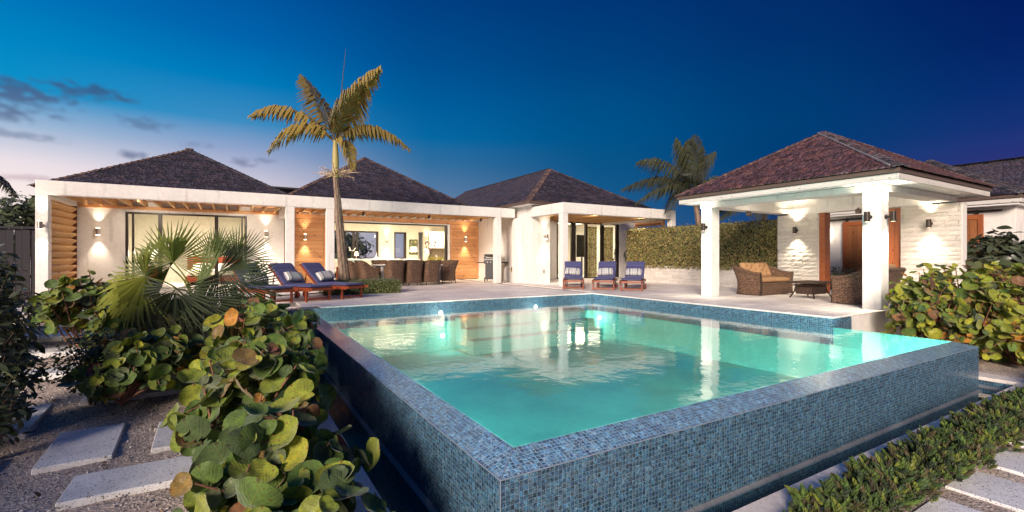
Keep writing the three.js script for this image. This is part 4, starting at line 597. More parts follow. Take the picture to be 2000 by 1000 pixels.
{
  const p = thing('pavilion', [0, 0, 0], 0, 'open poolside pavilion with square columns, rough white stone wall and red shingle roof', 'pavilion');
  for (const z of [-8.37, -4.56]) part('column', box(11.0, 11.33, 0, 2.369, z, z + 0.33, -1, 0.01), mat.plaster, p);
  parts('beam', [box(10.98, 11.35, 2.37, 2.5, -8.39, -4.21), box(11.352, PX + 0.3, 2.37, 2.499, -8.39, -8.02), box(11.352, PX + 0.3, 2.37, 2.499, -4.58, -4.21), box(PX - 0.04, PX + 0.3, 2.33, 2.498, -8.018, -4.582)], mat.plaster, p);
  part('ceiling', box(11.0, PX + 0.28, 2.72, 2.78, -8.37, -4.23), mat.plaster, p);
  parts('beam', [box(11.02, 11.3, 2.501, 2.719, -8.35, -4.25), box(11.301, PX + 0.28, 2.501, 2.719, -8.35, -8.05), box(11.301, PX + 0.28, 2.501, 2.719, -4.55, -4.25), box(PX, PX + 0.28, 2.501, 2.719, -8.049, -4.551)], mat.plaster, p);
  // back wall with its opening
  parts('wall', [box(PX, PX + 0.3, 0, 2.33, -8.36, -7.16), box(PX, PX + 0.3, 0, 2.33, -5.22, -4.04)], mat.plaster, p);
  const s1 = subpart('stone_facing', p); parts('mortar', [box(PX - 0.012, PX - 0.001, 0, 2.32, -8.34, -7.18), box(PX - 0.012, PX - 0.001, 0, 2.32, -5.2, -4.06)], mat.mortar, s1);
  stoneWall(s1, PX - 0.012, -8.35, -7.17, 0.0, 2.33, 0.105, 0.36, 121); stoneWall(s1, PX - 0.012, -5.21, -4.05, 0.0, 2.33, 0.105, 0.36, 122);
  part('door_jamb', box(PX + 0.002, PX + 0.30, 0, 2.33, -7.155, -7.0), mat.redwood[1], p);
  const d = subpart('door', p); const r = RNG(123);
  for (let i = 0; i < 3; i++) { const m = part('plank', cbox(0.045, 2.3, 0.15, 0.004, 1, r() * 2, r()), mat.redwood[[0, 2, 1][i]], d); m.position.set(PX + 0.10, 1.16, -5.62 + 0.155 * i); }
  // eaves
  const x0 = 10.48, x1 = 15.42, z0 = -8.68, z1 = -3.76;
  parts('fascia', [box(x0, x1, 2.48, 2.60, z1 - 0.04, z1, 0), box(x0, x0 + 0.04, 2.48, 2.60, z0, z1 - 0.041, 2), box(x1 - 0.04, x1, 2.48, 2.60, z0, z1 - 0.041, 2), box(x0 + 0.041, x1 - 0.041, 2.48, 2.60, z0, z0 + 0.04, 0)], mat.whiteWood, p);
  part('soffit', [box(x0 + 0.042, 11.018, 2.51, 2.53, z0 + 0.042, z1 - 0.042), box(11.02, x1 - 0.042, 2.51, 2.53, -4.248, z1 - 0.042), box(11.02, x1 - 0.042, 2.51, 2.53, z0 + 0.042, -8.352), box(PX + 0.282, x1 - 0.042, 2.51, 2.53, -8.35, -4.25)], mat.white, p);
  const rf = pyramid(p, x0 - 0.06, x1 + 0.06, z0 - 0.06, z1 + 0.06, 2.70, 4.22, mat.redShingle, 0.17, 0.125, 131, [mat.slateCap, mat.hipCap, mat.hipCap, mat.hipCap]);
  // corner order of pyramid(): (x0,z1) near, (x1,z1), (x1,z0), (x0,z0)
  part('eave_trim', [box(x0 - 0.05, x1 + 0.05, 2.602, 2.69, z1, z1 + 0.03), box(x0 - 0.05, x0 - 0.02, 2.602, 2.69, z0 - 0.03, z1 - 0.001), box(x1 + 0.02, x1 + 0.05, 2.602, 2.69, z0 - 0.03, z1 - 0.001)], mat.brown, rf);
  part('flashing', [beamBar(V3(x0 - 0.16, 2.73, z1 - 0.08), V3((x0 + x1) / 2 - 0.09, 4.22, (z0 + z1) / 2 - 0.1), 0.012, 0.03)], M('pale_flashing', { color: [0.32, 0.28, 0.28], roughness: 0.5 }), rf);
  // electrical plate on the stone
  part('socket_plate', cbox(0.02, 0.09, 0.13), mat.white, p).position.set(PX - 0.075, 0.55, -4.98);
  part('socket_plate', cbox(0.02, 0.12, 0.08), mat.white, p).position.set(PX - 0.075, 0.55, -7.95);
}
wallLamp(11.0, 1.85, -8.2, -1, 0, true, 'dark wall lamp on the far column of the pavilion', 1.6, [1, 0.88, 0.68]);
wallLamp(11.0, 1.85, -4.42, -1, 0, true, 'dark wall lamp on the pool side of the near pavilion column', 1.9, [1, 0.88, 0.68]);
wallLamp(11.17, 1.85, -4.23, 0, 1, true, 'dark wall lamp on the garden side of the near pavilion column', 1.6, [1, 0.88, 0.68]);
wallLamp(PX - 0.05, 1.85, -7.75, -1, 0, true, 'dark wall lamp on stone above the wicker loveseat', 1.7, [1, 0.88, 0.66]);
wallLamp(PX - 0.05, 1.86, -4.6, -1, 0, true, 'dark wall lamp on stone right of the orange door', 1.8, [1, 0.86, 0.62]);
// small speaker boxes on the pavilion's beams
for (const [x, y, z, lab] of [[12.9, 2.30, -8.2, 'small brown speaker box under the beam above the loveseat'], [14.5, 2.28, -6.1, 'small brown speaker box under the beam above the doorway']]) { const s = thing('speaker_box', [x, y, z], 0.3, lab, 'speaker'); part('case', cbox(0.16, 0.12, 0.12, 0.012), mat.brown, s); part('grille', at(new THREE.CylinderGeometry(0.045, 0.045, 0.012, 16), 0, 0, 0.064, Math.PI / 2), mat.black, s); part('bracket', box(-0.02, 0.02, 0.058, 0.1, -0.02, 0.02), mat.brown, s); }
// planter wall and hedge
{
  const w = thing('planter_wall', [0, 0, 0], 0, 'low white painted stone wall under the clipped hedge', 'wall');
  part('core', box(14.87, 15.2, -0.1, 0.67, -15.05, -8.4), mat.mortar, w);
  part('cap', box(14.83, 15.25, 0.672, 0.70, -15.08, -8.4), mat.stone[0], w);
  stoneWall(w, 14.872, -15.06, -8.42, 0.0, 0.67, 0.105, 0.36, 141, 'z', 0.035);
}
// second pavilion beyond
{
  const p = thing('pavilion', [0, 0, 0], 0, 'second pavilion with grey shingle roof and tall sliding wooden doors', 'pavilion');
  const x0 = 17.8, x1 = 23.3, z0 = -9.3, z1 = -3.75, X = 18.3;
  parts('wall', [box(X, X + 0.25, 0, 2.44, -9.0, -3.95), box(X + 0.252, 23, 0, 2.44, -4.2, -3.95), box(X + 0.252, 23, 0, 2.44, -9.0, -8.8)], mat.plaster, p);
  part('ceiling', box(x0 + 0.05, x1 - 0.05, 2.45, 2.5, z0 + 0.05, z1 - 0.05), mat.white, p);
  parts('fascia', [box(x0, x1, 2.5, 2.62, z1 - 0.04, z1, 0), box(x0, x0 + 0.04, 2.5, 2.62, z0, z1 - 0.041, 2)], mat.whiteWood, p);
  const r = RNG(151);
  for (const [c, wd] of [[-7.35, 1.55], [-4.95, 0.75]]) {
    const d = subpart('sliding_door', p), n = Math.round((wd - 0.24) / 0.16);
    for (let i = 0; i < n; i++) { const m = part('plank', cbox(0.035, 2.0, (wd - 0.24) / n - 0.004, 0.003, 1, r() * 2, r()), mat.door[Math.floor(r() * 2)], d); m.position.set(X - 0.08, 1.12, c - (wd - 0.24) / 2 + (i + 0.5) * (wd - 0.24) / n); }
    part('frame', [box(X - 0.12, X - 0.06, 0.06, 2.26, c - wd / 2, c - wd / 2 + 0.12, 1), box(X - 0.12, X - 0.06, 0.06, 2.26, c + wd / 2 - 0.12, c + wd / 2, 1), box(X - 0.119, X - 0.061, 2.12, 2.26, c - wd / 2 + 0.121, c + wd / 2 - 0.121, 2), box(X - 0.119, X - 0.061, 0.06, 0.2, c - wd / 2 + 0.121, c + wd / 2 - 0.121, 2)], mat.redwood[1], d);
    part('track', [box(X - 0.09, X - 0.07, 2.32, 2.37, c - wd, c + wd), box(X - 0.11, X - 0.055, 2.2, 2.38, c - wd / 2 + 0.1, c - wd / 2 + 0.16), box(X - 0.11, X - 0.055, 2.2, 2.38, c + wd / 2 - 0.16, c + wd / 2 - 0.1)], mat.bronze, d);
  }
  const rf = pyramid(p, x0 - 0.06, x1 + 0.06, z0, z1 + 0.06, 2.72, 4.35, mat.shingle, 0.2, 0.14, 161, [mat.slateCap, mat.slateCap, mat.slateCap, mat.slateCap], 200);
  part('eave_trim', [box(x0 - 0.05, x1 + 0.05, 2.622, 2.71, z1, z1 + 0.03), box(x0 - 0.05, x0 - 0.02, 2.622, 2.71, z0, z1 - 0.001)], mat.brown, rf);
  const l = thing('wall_lamp', [X - 0.1, 1.85, -8.62], 0, 'white glowing tube lamp beside the far sliding wooden door', 'wall lamp');
  part('shade', at(new THREE.CylinderGeometry(0.07, 0.07, 0.42, 18), 0, 0, 0), glow.shade, l); part('bracket', box(0.06, 0.1, -0.05, 0.05, -0.03, 0.03), mat.steel, l);
  const pl = new THREE.PointLight(lin3(1, 0.85, 0.65), 0.35); pl.name = 'wall_lamp'; pl.position.set(X - 0.1, 1.85, -8.62); pl.castShadow = true; scene.add(pl);
}
// building whose roof shows far behind
{
  const h = thing('house', [0, 0, 0], 0, 'far dark shingled house rising behind the second pavilion', 'house');
  part('wall', box(24, 31, 0, 2.9, -11, 3), mat.plaster, h);
  const a = V3(23.3, 2.85, -12), b = V3(23.3, 2.85, 4), t = V3(27.2, 4.95, -8), t2 = V3(27.2, 4.95, 4), c = V3(31, 2.85, 4), d = V3(31, 2.85, -12);
  const R = makeRoof(h, [[a, b, t2, t], [d, a, t, t], [c, d, t, t2]], mat.shingle, 0.3, 0.18, 171, 200);
  hipCaps(R, t2, t, mat.slateCap, 172); hipCaps(R, a, t, mat.slateCap, 173);
}

fillSpot(11.52, 2.58, -7.2, 14.6, 0.9, -7.6, FILL_SPOT_I * 0.6, 'added unseen spotlight under the pavilion beam facing the loveseat wall');  // pavilion fill spots, added out of sight behind the beam
fillSpot(11.52, 2.58, -5.2, 14.6, 0.9, -4.9, FILL_SPOT_I * 0.6, 'added unseen spotlight under the pavilion beam beside the near column');
// ---------- loungers ----------
const LG = (() => {                                        // foot towards +z, origin on the ground under the middle
  const w = 0.32, back = rad(40), hz = -0.12, hy = 0.335;  // hinge
  const B = (l, t, up) => V3(0, hy + Math.sin(back) * l + Math.cos(back) * up, hz - Math.cos(back) * l + Math.sin(back) * up);
  const g = {};
  g.rail = [-1, 1].map((s) => merge([at(cbox(0.032, 0.085, 1.62, 0.005, 2, 0.3 * s), s * w, 0.29, 0.14), at(cbox(0.032, 0.05, 0.13, 0.006, 2), s * w, 0.305, 0.985)]));
  g.leg = [-1, 1].map((s) => at(cbox(0.042, 0.25, 0.055, 0.005, 1), s * (w - 0.002), 0.125, 0.80));
  g.rear = [-1, 1].map((s) => at(cbox(0.038, 0.27, 0.05, 0.005, 1), s * (w - 0.04), 0.135, -0.50));
  g.wheel = [-1, 1].map((s) => at(new THREE.CylinderGeometry(0.088, 0.088, 0.035, 22), s * (w + 0.012), 0.088, -0.50, 0, 0, Math.PI / 2));
  g.stretcher = [at(cbox(0.60, 0.04, 0.022, 0.004, 0), 0, 0.06, 0.80), bar(V3(-w, 0.088, -0.50), V3(w, 0.088, -0.50), 0.014), at(cbox(0.60, 0.05, 0.025, 0.004, 0), 0, 0.285, 0.94)];
  const sl = []; for (let i = 0; i < 12; i++) sl.push(at(cbox(0.60, 0.014, 0.062, 0.003, 0, i * 0.2), 0, 0.325, -0.10 + i * 0.083)); g.slats = merge(sl);
  const place = (geo, l, up, x = 0) => { const p = B(l, 0, up); return at(geo, x, p.y, p.z, back); };
  const bf = [-1, 1].map((s) => place(cbox(0.03, 0.045, 0.80, 0.004, 2), 0.40, -0.02, s * (w - 0.045))); for (let i = 0; i < 9; i++) bf.push(place(cbox(0.56, 0.014, 0.05, 0.003, 0, i * 0.3), 0.05 + i * 0.085, 0)); bf.push(place(cbox(0.62, 0.04, 0.035, 0.004, 0), 0.80, -0.01)); g.back = merge(bf);
  g.prop = [-1, 1].map((s) => { const a = B(0.52, 0, -0.03); return bar(V3(s * (w - 0.06), a.y, a.z), V3(s * (w - 0.06), 0.27, a.z - 0.10), 0.014); });
  g.seat = at(puff(0.59, 0.062, 0.52, 0.55), 0, 0.365, 0.115); g.foot = at(puff(0.59, 0.062, 0.56, 0.55), 0, 0.365, 0.655);
  g.cback = place(puff(0.59, 0.062, 0.55, 0.55), 0.29, 0.045); g.head = place(puff(0.59, 0.062, 0.24, 0.55), 0.685, 0.045);
  g.pillowAt = B(0.19, 0, 0.135); return g;
})();
const pillowGeo = (() => { const g = puff(0.50, 0.15, 0.27, 0.12, 16, 12); const uv = g.attributes.uv, p = g.attributes.position; for (let i = 0; i < uv.count; i++) uv.setXY(i, p.getX(i) / 0.5 + 0.5, p.getZ(i) / 0.27); return g; })();
function lounger(x, z, fx, fz, label, plabel, shift) {     // x, z: middle of the foot edge; fx, fz: where the foot points
  const a = Math.atan2(fx, fz), n = Math.hypot(fx, fz); fx /= n; fz /= n;
  const t = thing('sun_lounger', [x - fx * 0.95, 0, z - fz * 0.95], a, label, 'sun lounger');
  for (const s of [0, 1]) { part('rail', LG.rail[s], mat.teak, t); part('leg', LG.leg[s], mat.teak, t); part('leg', LG.rear[s], mat.teak, t); part('wheel', LG.wheel[s], mat.teak, t); part('prop', LG.prop[s], mat.teak, t); }
  for (const g of LG.stretcher) part('stretcher', g, mat.teak, t);
  part('slat_deck', LG.slats, mat.teak, t); part('back_frame', LG.back, mat.teak, t);
  part('seat_cushion', LG.seat, mat.navy, t); part('foot_cushion', LG.foot, mat.navy, t); part('back_cushion', LG.cback, mat.navy, t); part('head_cushion', LG.head, mat.navy, t);
  const p = new THREE.Mesh(pillowGeo, mat.stripe); p.name = numbered('pillow'); p.castShadow = p.receiveShadow = true; scene.add(p);
  const q = V3(shift, LG.pillowAt.y, LG.pillowAt.z).applyAxisAngle(V3(0, 1, 0), a).add(t.position); p.position.copy(q); p.quaternion.setFromEuler(new THREE.Euler(rad(45 + 5 * Math.sin(x * 7)), a + 0.14 * Math.sin(x * 3.1 + z), rad(7 * Math.sin(x * 5 + z * 2)), 'YXZ'));
  tag(p, plabel, 'pillow'); return t;
}
lounger(0.98, -11.62, 0.42, 0.90, 'navy cushioned teak lounger half hidden behind the fan palm', 'striped pillow on the lounger half hidden by the fan palm', 0.02);
lounger(1.86, -11.84, 0.46, 0.88, 'navy cushioned teak lounger in the middle of the row beside the palm trunk', 'striped pillow on the middle lounger near the palm trunk', 0.03);
lounger(2.72, -12.20, 0.53, 0.85, 'navy cushioned teak lounger nearest the small box hedge', 'striped pillow on the lounger next to the box hedge', 0.04);
lounger(9.38, -11.88, -0.618, 0.786, 'teak lounger with navy cushion standing in front of the white pergola column', 'striped pillow on the lounger in front of the pergola column', -0.02);
lounger(9.98, -11.16, -0.735, 0.68, 'teak lounger with navy cushion in front of the floral curtains', 'striped pillow on the lounger in front of the floral curtains', -0.03);
lounger(10.46, -10.45, -0.77, 0.63, 'teak lounger with navy cushion in front of the low white stone wall', 'striped pillow on the lounger in front of the white stone wall', -0.02);
// ---------- wicker ----------
function uShell(w, d, back, arm, o = {}) {                 // woven shell round the back and two sides; front towards +z
  const { th = 0.05, flare = 0.05, lean = 0.10, r = 0.16, bottom = 0.04, sway = 0, n = 56 } = o, P = [];
  const pts = [[-w / 2, d / 2], [-w / 2, -d / 2 + r]]; for (let i = 1; i < 8; i++) { const a = Math.PI + i / 8 * Math.PI / 2; pts.push([-w / 2 + r + Math.cos(a) * r, -d / 2 + r + Math.sin(a) * r]); }
  pts.push([-w / 2 + r, -d / 2]); const half = pts.slice(), full = half.concat(half.slice().reverse().map(([x, z]) => [-x, z]));
  const c = new THREE.CurvePath(); for (let i = 0; i < full.length - 1; i++) c.add(new THREE.LineCurve(new THREE.Vector2(...full[i]), new THREE.Vector2(...full[i + 1])));
  const L = c.getLength(), rows = 6, pos = [], uv = [], idx = []; let acc = 0, prev = null;
  const ring = 2 * (rows + 1);
  for (let i = 0; i <= n; i++) {
    const p = c.getPoint(i / n), q0 = c.getPoint(Math.max(0, i / n - 0.01)), q1 = c.getPoint(Math.min(1, i / n + 0.01)), tx = q1.x - q0.x, tz = q1.y - q0.y, tl = Math.hypot(tx, tz), nx = tz / tl * -1, nz = tx / tl; if (prev) acc += p.distanceTo(prev); prev = p.clone();
    const out = (nx * p.x + nz * p.y) > 0 ? 1 : -1, b = sstep(-p.y, -d / 2 + 0.02, d / 2 - 0.05), hTop = lerp(arm, back, Math.pow(b, 1.6));
    for (let k = 0; k <= rows; k++) { const t = k / rows, y = lerp(bottom, hTop, t), f = flare * Math.pow(Math.abs(t - 0.42) / 0.58, 2) + th / 2; const zz = -lean * b * sstep(t, 0.35, 1) * (hTop / 0.9); pos.push(p.x + nx * out * f, y, p.y + nz * out * f + zz); uv.push(acc, y); }
    for (let k = rows; k >= 0; k--) { const t = k / rows, y = lerp(bottom, hTop, t), f = flare * Math.pow(Math.abs(t - 0.42) / 0.58, 2) - th / 2; const zz = -lean * b * sstep(t, 0.35, 1) * (hTop / 0.9); pos.push(p.x + nx * out * f, y - (k === rows ? 0 : 0), p.y + nz * out * f + zz); uv.push(acc, y + 0.02); }
  }
  for (let i = 0; i < n; i++) for (let k = 0; k < ring; k++) { const a = i * ring + k, b = i * ring + (k + 1) % ring; idx.push(a, b, a + ring, b, b + ring, a + ring); }
  for (const e of [0, n]) for (let k = 0; k < rows; k++) { const a = e * ring + k, b = e * ring + k + 1, c2 = e * ring + ring - 2 - k, d2 = e * ring + ring - 1 - k; idx.push(a, b, d2, b, c2, d2); }
  const g = new THREE.BufferGeometry(); g.setAttribute('position', new THREE.BufferAttribute(new Float32Array(pos), 3)); g.setAttribute('uv', new THREE.BufferAttribute(new Float32Array(uv), 2)); g.setIndex(idx); g.computeVertexNormals();
  const roll = []; for (let i = 0; i <= n; i += 2) { const a = i * ring + rows, b = a + 1; roll.push(V3((pos[a * 3] + pos[b * 3]) / 2, pos[a * 3 + 1], (pos[a * 3 + 2] + pos[b * 3 + 2]) / 2)); }
  return { shell: g, roll: tube(roll, th * 0.62, th * 0.62, 48, 8) };
}
const chairShell = uShell(0.56, 0.56, 0.90, 0.63, { th: 0.04, flare: 0.045, lean: 0.10, bottom: 0.10 });
const chairFeet = [[-0.27, 0.27], [0.27, 0.27], [-0.24, -0.26], [0.24, -0.26]].map(([x, z]) => bar(V3(x * 1.08, 0, z * 1.10), V3(x, 0.14, z), 0.016, 0.02));
const chairSeat = at(cbox(0.52, 0.06, 0.54, 0.02), 0, 0.41, 0.03), chairSkirt = box(-0.27, 0.27, 0.12, 0.38, 0.255, 0.285);
function diningChair(x, z, turn, label, group) {
  const t = thing('dining_chair', [x, 0.005, z], turn, label, 'dining chair', group);
  part('shell', chairShell.shell, mat.wicker, t); part('rolled_edge', chairShell.roll, mat.wicker, t); part('seat', chairSeat, mat.wicker, t); part('skirt', chairSkirt, mat.wicker, t);
  for (const f of chairFeet) part('leg', f, mat.wickerDark, t); return t;
}
const TX = 5.95, TZ = -17.95;
[['on the pool side of the table beside the pale table leg', 5.16], ['on the pool side of the table, middle one of its row', 5.86], ['on the pool side of the table nearest the grill', 6.54]].forEach(([s, x], i) => diningChair(x, -17.02, Math.PI, 'wicker dining chair ' + s));
[5.2, 5.9, 6.6].forEach((x, i) => diningChair(x, -18.92, 0, 'wicker dining chair on the sofa side of the table, ' + ['at its palm end', 'middle one of three', 'by the flower vase'][i], 'wicker dining chairs along the sofa side of the table'));
diningChair(7.48, -17.62, -Math.PI / 2 - 0.1, 'wicker dining chair at the table end beside the open door jamb'); diningChair(7.5, -18.35, -Math.PI / 2, 'wicker dining chair at the table end, behind the one by the jamb');
diningChair(4.30, -17.45, Math.PI / 2 + 0.12, 'wicker dining chair at the palm end of the table, nearer the box hedge'); diningChair(4.05, -18.2, Math.PI / 2 + 0.05, 'wicker dining chair at the palm end of the table, nearer the sofa');
{
  const t = thing('dining_table', [TX, 0, TZ], 0, 'long weathered wooden dining table set between wicker chairs', 'table');
  for (let i = 0; i < 7; i++) part('plank', at(cbox(2.5, 0.04, 0.176, 0.004, 0, i * 0.4, i * 0.13), 0, 0.745, -0.54 + i * 0.18), mat.tableWood, t);
  part('apron', [box(-1.1, 1.1, 0.62, 0.724, -0.52, -0.49), box(-1.1, 1.1, 0.62, 0.724, 0.49, 0.52)], mat.tableWood, t);
  for (const x of [-1.12, 1.12]) for (const z of [-0.5, 0.5]) part('leg', at(cbox(0.09, 0.722, 0.09, 0.006, 1), x, 0.361, z), mat.tableWood, t);
  const v = thing('vase', [6.85, 0.766, -18.0], 0, 'pale vase of tall dark flowers on the dining table', 'vase'), r = RNG(181);
  part('body', new THREE.LatheGeometry([[0.001, 0], [0.06, 0], [0.085, 0.07], [0.075, 0.16], [0.045, 0.22], [0.055, 0.25], [0.045, 0.25], [0.04, 0.22], [0.07, 0.1]].map((p) => new THREE.Vector2(...p)), 20), mat.olive, v);
  const st = [], fl = []; for (let i = 0; i < 12; i++) { const a = r() * 6.28, q = 0.10 + 0.22 * r(), e = V3(Math.cos(a) * q, 0.45 + 0.45 * r(), Math.sin(a) * q); st.push(tube([V3(0, 0.2, 0), V3(e.x * 0.4, e.y * 0.6, e.z * 0.4), e], 0.006, 0.004, 8, 5)); fl.push(at(new THREE.SphereGeometry(0.035, 8, 6).scale(0.7, 1.5, 0.7), e.x, e.y, e.z, r(), r() * 6, r())); }
  part('stems', st, mat.stem, v); part('flowers', fl, M('dark_petals', { color: [0.20, 0.08, 0.09], roughness: 0.8 }), v);
}
// grill
{
  const g = thing('gas_grill', [9.66, 0, -17.75], -0.62, 'black gas grill on wheels standing by the white wall', 'grill');
  part('cabinet', box(-0.30, 0.30, 0.10, 0.76, -0.25, 0.25), mat.black, g); part('door', [box(-0.28, -0.005, 0.14, 0.66, 0.252, 0.268), box(0.005, 0.28, 0.14, 0.66, 0.252, 0.268)], mat.black, g);
  part('firebox', box(-0.36, 0.36, 0.762, 0.90, -0.27, 0.27), mat.black, g);
  part('lid', [at(new THREE.CylinderGeometry(0.27, 0.27, 0.72, 24, 1, false, 0, Math.PI), 0, 0.903, 0, 0, 0, Math.PI / 2)], mat.black, g);
  part('handle', [bar(V3(-0.26, 1.03, 0.29), V3(0.26, 1.03, 0.29), 0.012), bar(V3(-0.24, 1.03, 0.29), V3(-0.24, 1.0, 0.24), 0.008), bar(V3(0.24, 1.03, 0.29), V3(0.24, 1.0, 0.24), 0.008)], mat.steel, g);
  for (const s of [-1, 1]) { part('side_shelf', box(s > 0 ? 0.365 : -0.66, s > 0 ? 0.66 : -0.365, 0.80, 0.84, -0.23, 0.23, -1, 0.01), mat.black, g); part('leg', box(s * 0.27 - 0.02, s * 0.27 + 0.02, 0, 0.1, -0.22, -0.18), mat.black, g); part('wheel', at(new THREE.CylinderGeometry(0.09, 0.09, 0.04, 20), s * 0.33, 0.09, 0.16, 0, 0, Math.PI / 2), mat.black, g); }
  for (let i = 0; i < 4; i++) part('knob', at(new THREE.CylinderGeometry(0.022, 0.025, 0.03, 12), -0.2 + i * 0.133, 0.83, 0.285, Math.PI / 2), mat.steel, g);
  const p = part('pole', tube([V3(10.08, 0.62, -17.2), V3(10.12, 0.42, -16.9), V3(10.17, 0.26, -16.76)], 0.012, 0.012, 10, 7), mat.pole, scene); tag(p, 'thin yellow pole leaning by the grill against the wall', 'pole');
  const o = part('socket_box', box(10.13, 10.198, 0.42, 0.62, -17.02, -16.92), mat.bronze, scene); tag(o, 'small dark weatherproof socket box on the wall behind the grill', 'socket');
  const s = part('socket_box', box(10.68, 10.76, 0.42, 0.56, -15.498, -15.45), M('socket_grey', { color: [0.35, 0.33, 0.3], roughness: 0.5 }), scene); tag(s, 'small grey socket low on the pier under the wall lamp', 'socket');
}
// living room furniture
{
  const s = thing('sofa', [5.9, 0.01, -22.3], 0, 'long cream sectional sofa seen over the dining chairs', 'sofa');
  part('base', [box(-2.6, 2.4, 0.12, 0.32, -0.5, 0.5), box(-2.7, -2.62, 0.12, 0.75, -0.5, 0.5)], mat.darkTeak, s);
  for (let i = 0; i < 5; i++) { part('seat_cushion', at(puff(0.95, 0.16, 0.8, 0.5), -2.1 + i * 0.98, 0.40, 0.05), mat.cream, s); part('back_cushion', at(puff(0.94, 0.2, 0.5, 0.45), -2.1 + i * 0.98, 0.70, -0.36, 1.4), mat.cream, s); }
  part('back_panel', box(-2.6, 2.4, 0.3, 0.72, -0.56, -0.51), mat.darkTeak, s);
  const a = thing('armchair', [4.35, 0.01, -20.9], 0.3, 'wooden framed armchair with cream cushions just inside the open door', 'armchair');
  part('frame', [box(-0.38, -0.33, 0, 0.62, -0.36, 0.36), box(0.33, 0.38, 0, 0.62, -0.36, 0.36), box(-0.325, 0.325, 0.2, 0.26, -0.36, 0.36), box(-0.325, 0.325, 0.26, 0.78, 0.3, 0.36)], mat.teak, a); part('seat_cushion', at(puff(0.62, 0.15, 0.6, 0.5), 0, 0.34, -0.03), mat.cream, a); part('back_cushion', at(puff(0.6, 0.16, 0.42, 0.4), 0, 0.62, 0.22, 1.45), mat.cream, a);
  const cols = [mat.aqua, mat.cream, mat.aqua]; [[5.0, 'near the palm trunk'], [6.6, 'halfway along the sofa'], [7.6, 'at the kitchen end of the sofa']].forEach(([x, w], i) => { const p = part('cushion', at(puff(0.46, 0.14, 0.42, 0.2), 0, 0, 0, 1.35), cols[i], scene); p.position.set(x, 0.74, -22.42); tag(p, (i === 1 ? 'cream' : 'pale aqua') + ' scatter cushion on the sofa ' + w, 'cushion'); });
  wallLamp(7.42, 1.9, -26, 0, 1, false, 'glowing wall lamp on the living room wall between the dark windows', 1.6, [1, 0.85, 0.6]);
  wallLamp(9.75, 1.9, -26, 0, 1, false, 'glowing wall lamp on the living room wall next to the kitchen', 1.6, [1, 0.85, 0.6]);
  const pic = thing('painting', [8.97, 1.62, -25.98], 0, 'tall abstract painting of pale rings on the living room wall', 'painting'); part('canvas', cbox(0.52, 0.86, 0.03, 0.004), mat.art, pic); { const g = pic.children[0].geometry, p = g.attributes.position, uv = g.attributes.uv; for (let i = 0; i < uv.count; i++) uv.setXY(i, p.getX(i) / 0.52 + 0.5, p.getY(i) / 0.86 + 0.5); } part('stretcher', box(-0.24, 0.24, -0.41, 0.41, -0.018, -0.0155), mat.darkTeak, pic);
  const fl = thing('floor_lamp', [8.75, 0.01, -24.6], 0, 'wooden tripod floor lamp with glowing white drum shade', 'lamp');
  part('shade', new THREE.CylinderGeometry(0.17, 0.20, 0.26, 24, 1, true).translate(-0.25, 1.45, 0), glow.shade, fl); for (let i = 0; i < 3; i++) { const a2 = i * 2.1 + 0.4; part('leg', bar(V3(0.25 + Math.cos(a2) * 0.3, 0, Math.sin(a2) * 0.3), V3(0.1, 1.0, 0), 0.014), mat.teak, fl); } part('arm', tube([V3(0.1, 1.0, 0), V3(0.0, 1.55, 0), V3(-0.25, 1.62, 0), V3(-0.25, 1.5, 0)], 0.01, 0.01, 16, 6), mat.steel, fl);
  { const l = new THREE.PointLight(lin3(1, 0.8, 0.55), 3); l.name = 'floor_lamp'; l.position.set(8.5, 1.46, -24.6); l.castShadow = true; scene.add(l); }
  const tl = thing('table_lamp', [5.45, 0.86, -24.4], 0, 'small table lamp with bright yellow shade behind the sofa', 'lamp'); part('shade', new THREE.CylinderGeometry(0.07, 0.11, 0.2, 20, 1, true).translate(0, 0.36, 0), glow.yellow, tl); part('base', new THREE.LatheGeometry([[0.001, 0], [0.07, 0], [0.07, 0.015], [0.02, 0.04], [0.014, 0.28], [0.001, 0.28]].map((p) => new THREE.Vector2(...p)), 16), mat.steel, tl);
  { const l = new THREE.PointLight(lin3(1, 0.75, 0.35), 1); l.name = 'table_lamp'; l.position.set(5.45, 1.22, -24.4); l.castShadow = true; scene.add(l); }
  const ct = thing('console_table', [5.6, 0.01, -24.4], 0, 'dark wooden console table behind the sofa', 'table'); part('top', box(-1.1, 1.1, 0.81, 0.85, -0.2, 0.2, 0), mat.darkTeak, ct); for (const x of [-1.02, 1.02]) for (const z of [-0.15, 0.15]) part('leg', box(x - 0.03, x + 0.03, 0, 0.808, z - 0.03, z + 0.03), mat.darkTeak, ct);
  const or = thing('orchid', [5.2, 0.86, -24.35], 0, 'white orchid in a small pot on the console table', 'orchid'), r = RNG(191), pet = [], ste = []; for (let i = 0; i < 3; i++) { const a2 = i * 2.2, e = V3(Math.cos(a2) * 0.2, 0.62, Math.sin(a2) * 0.12); ste.push(tube([V3(0, 0.08, 0), V3(e.x * 0.2, 0.5, e.z * 0.2), e], 0.006, 0.004, 10, 5)); for (let k = 0; k < 6; k++) pet.push(at(new THREE.SphereGeometry(0.035, 8, 6).scale(1, 0.9, 0.35), e.x * (0.5 + k * 0.1) + (r() - 0.5) * 0.08, 0.5 + k * 0.03 + (r() - 0.5) * 0.05, e.z * (0.5 + k * 0.1), r(), r() * 6)); } part('flowers', pet, mat.white, or); part('stems', ste, mat.stem, or); part('pot', new THREE.CylinderGeometry(0.07, 0.055, 0.12, 18).translate(0, 0.062, 0), mat.white, or);
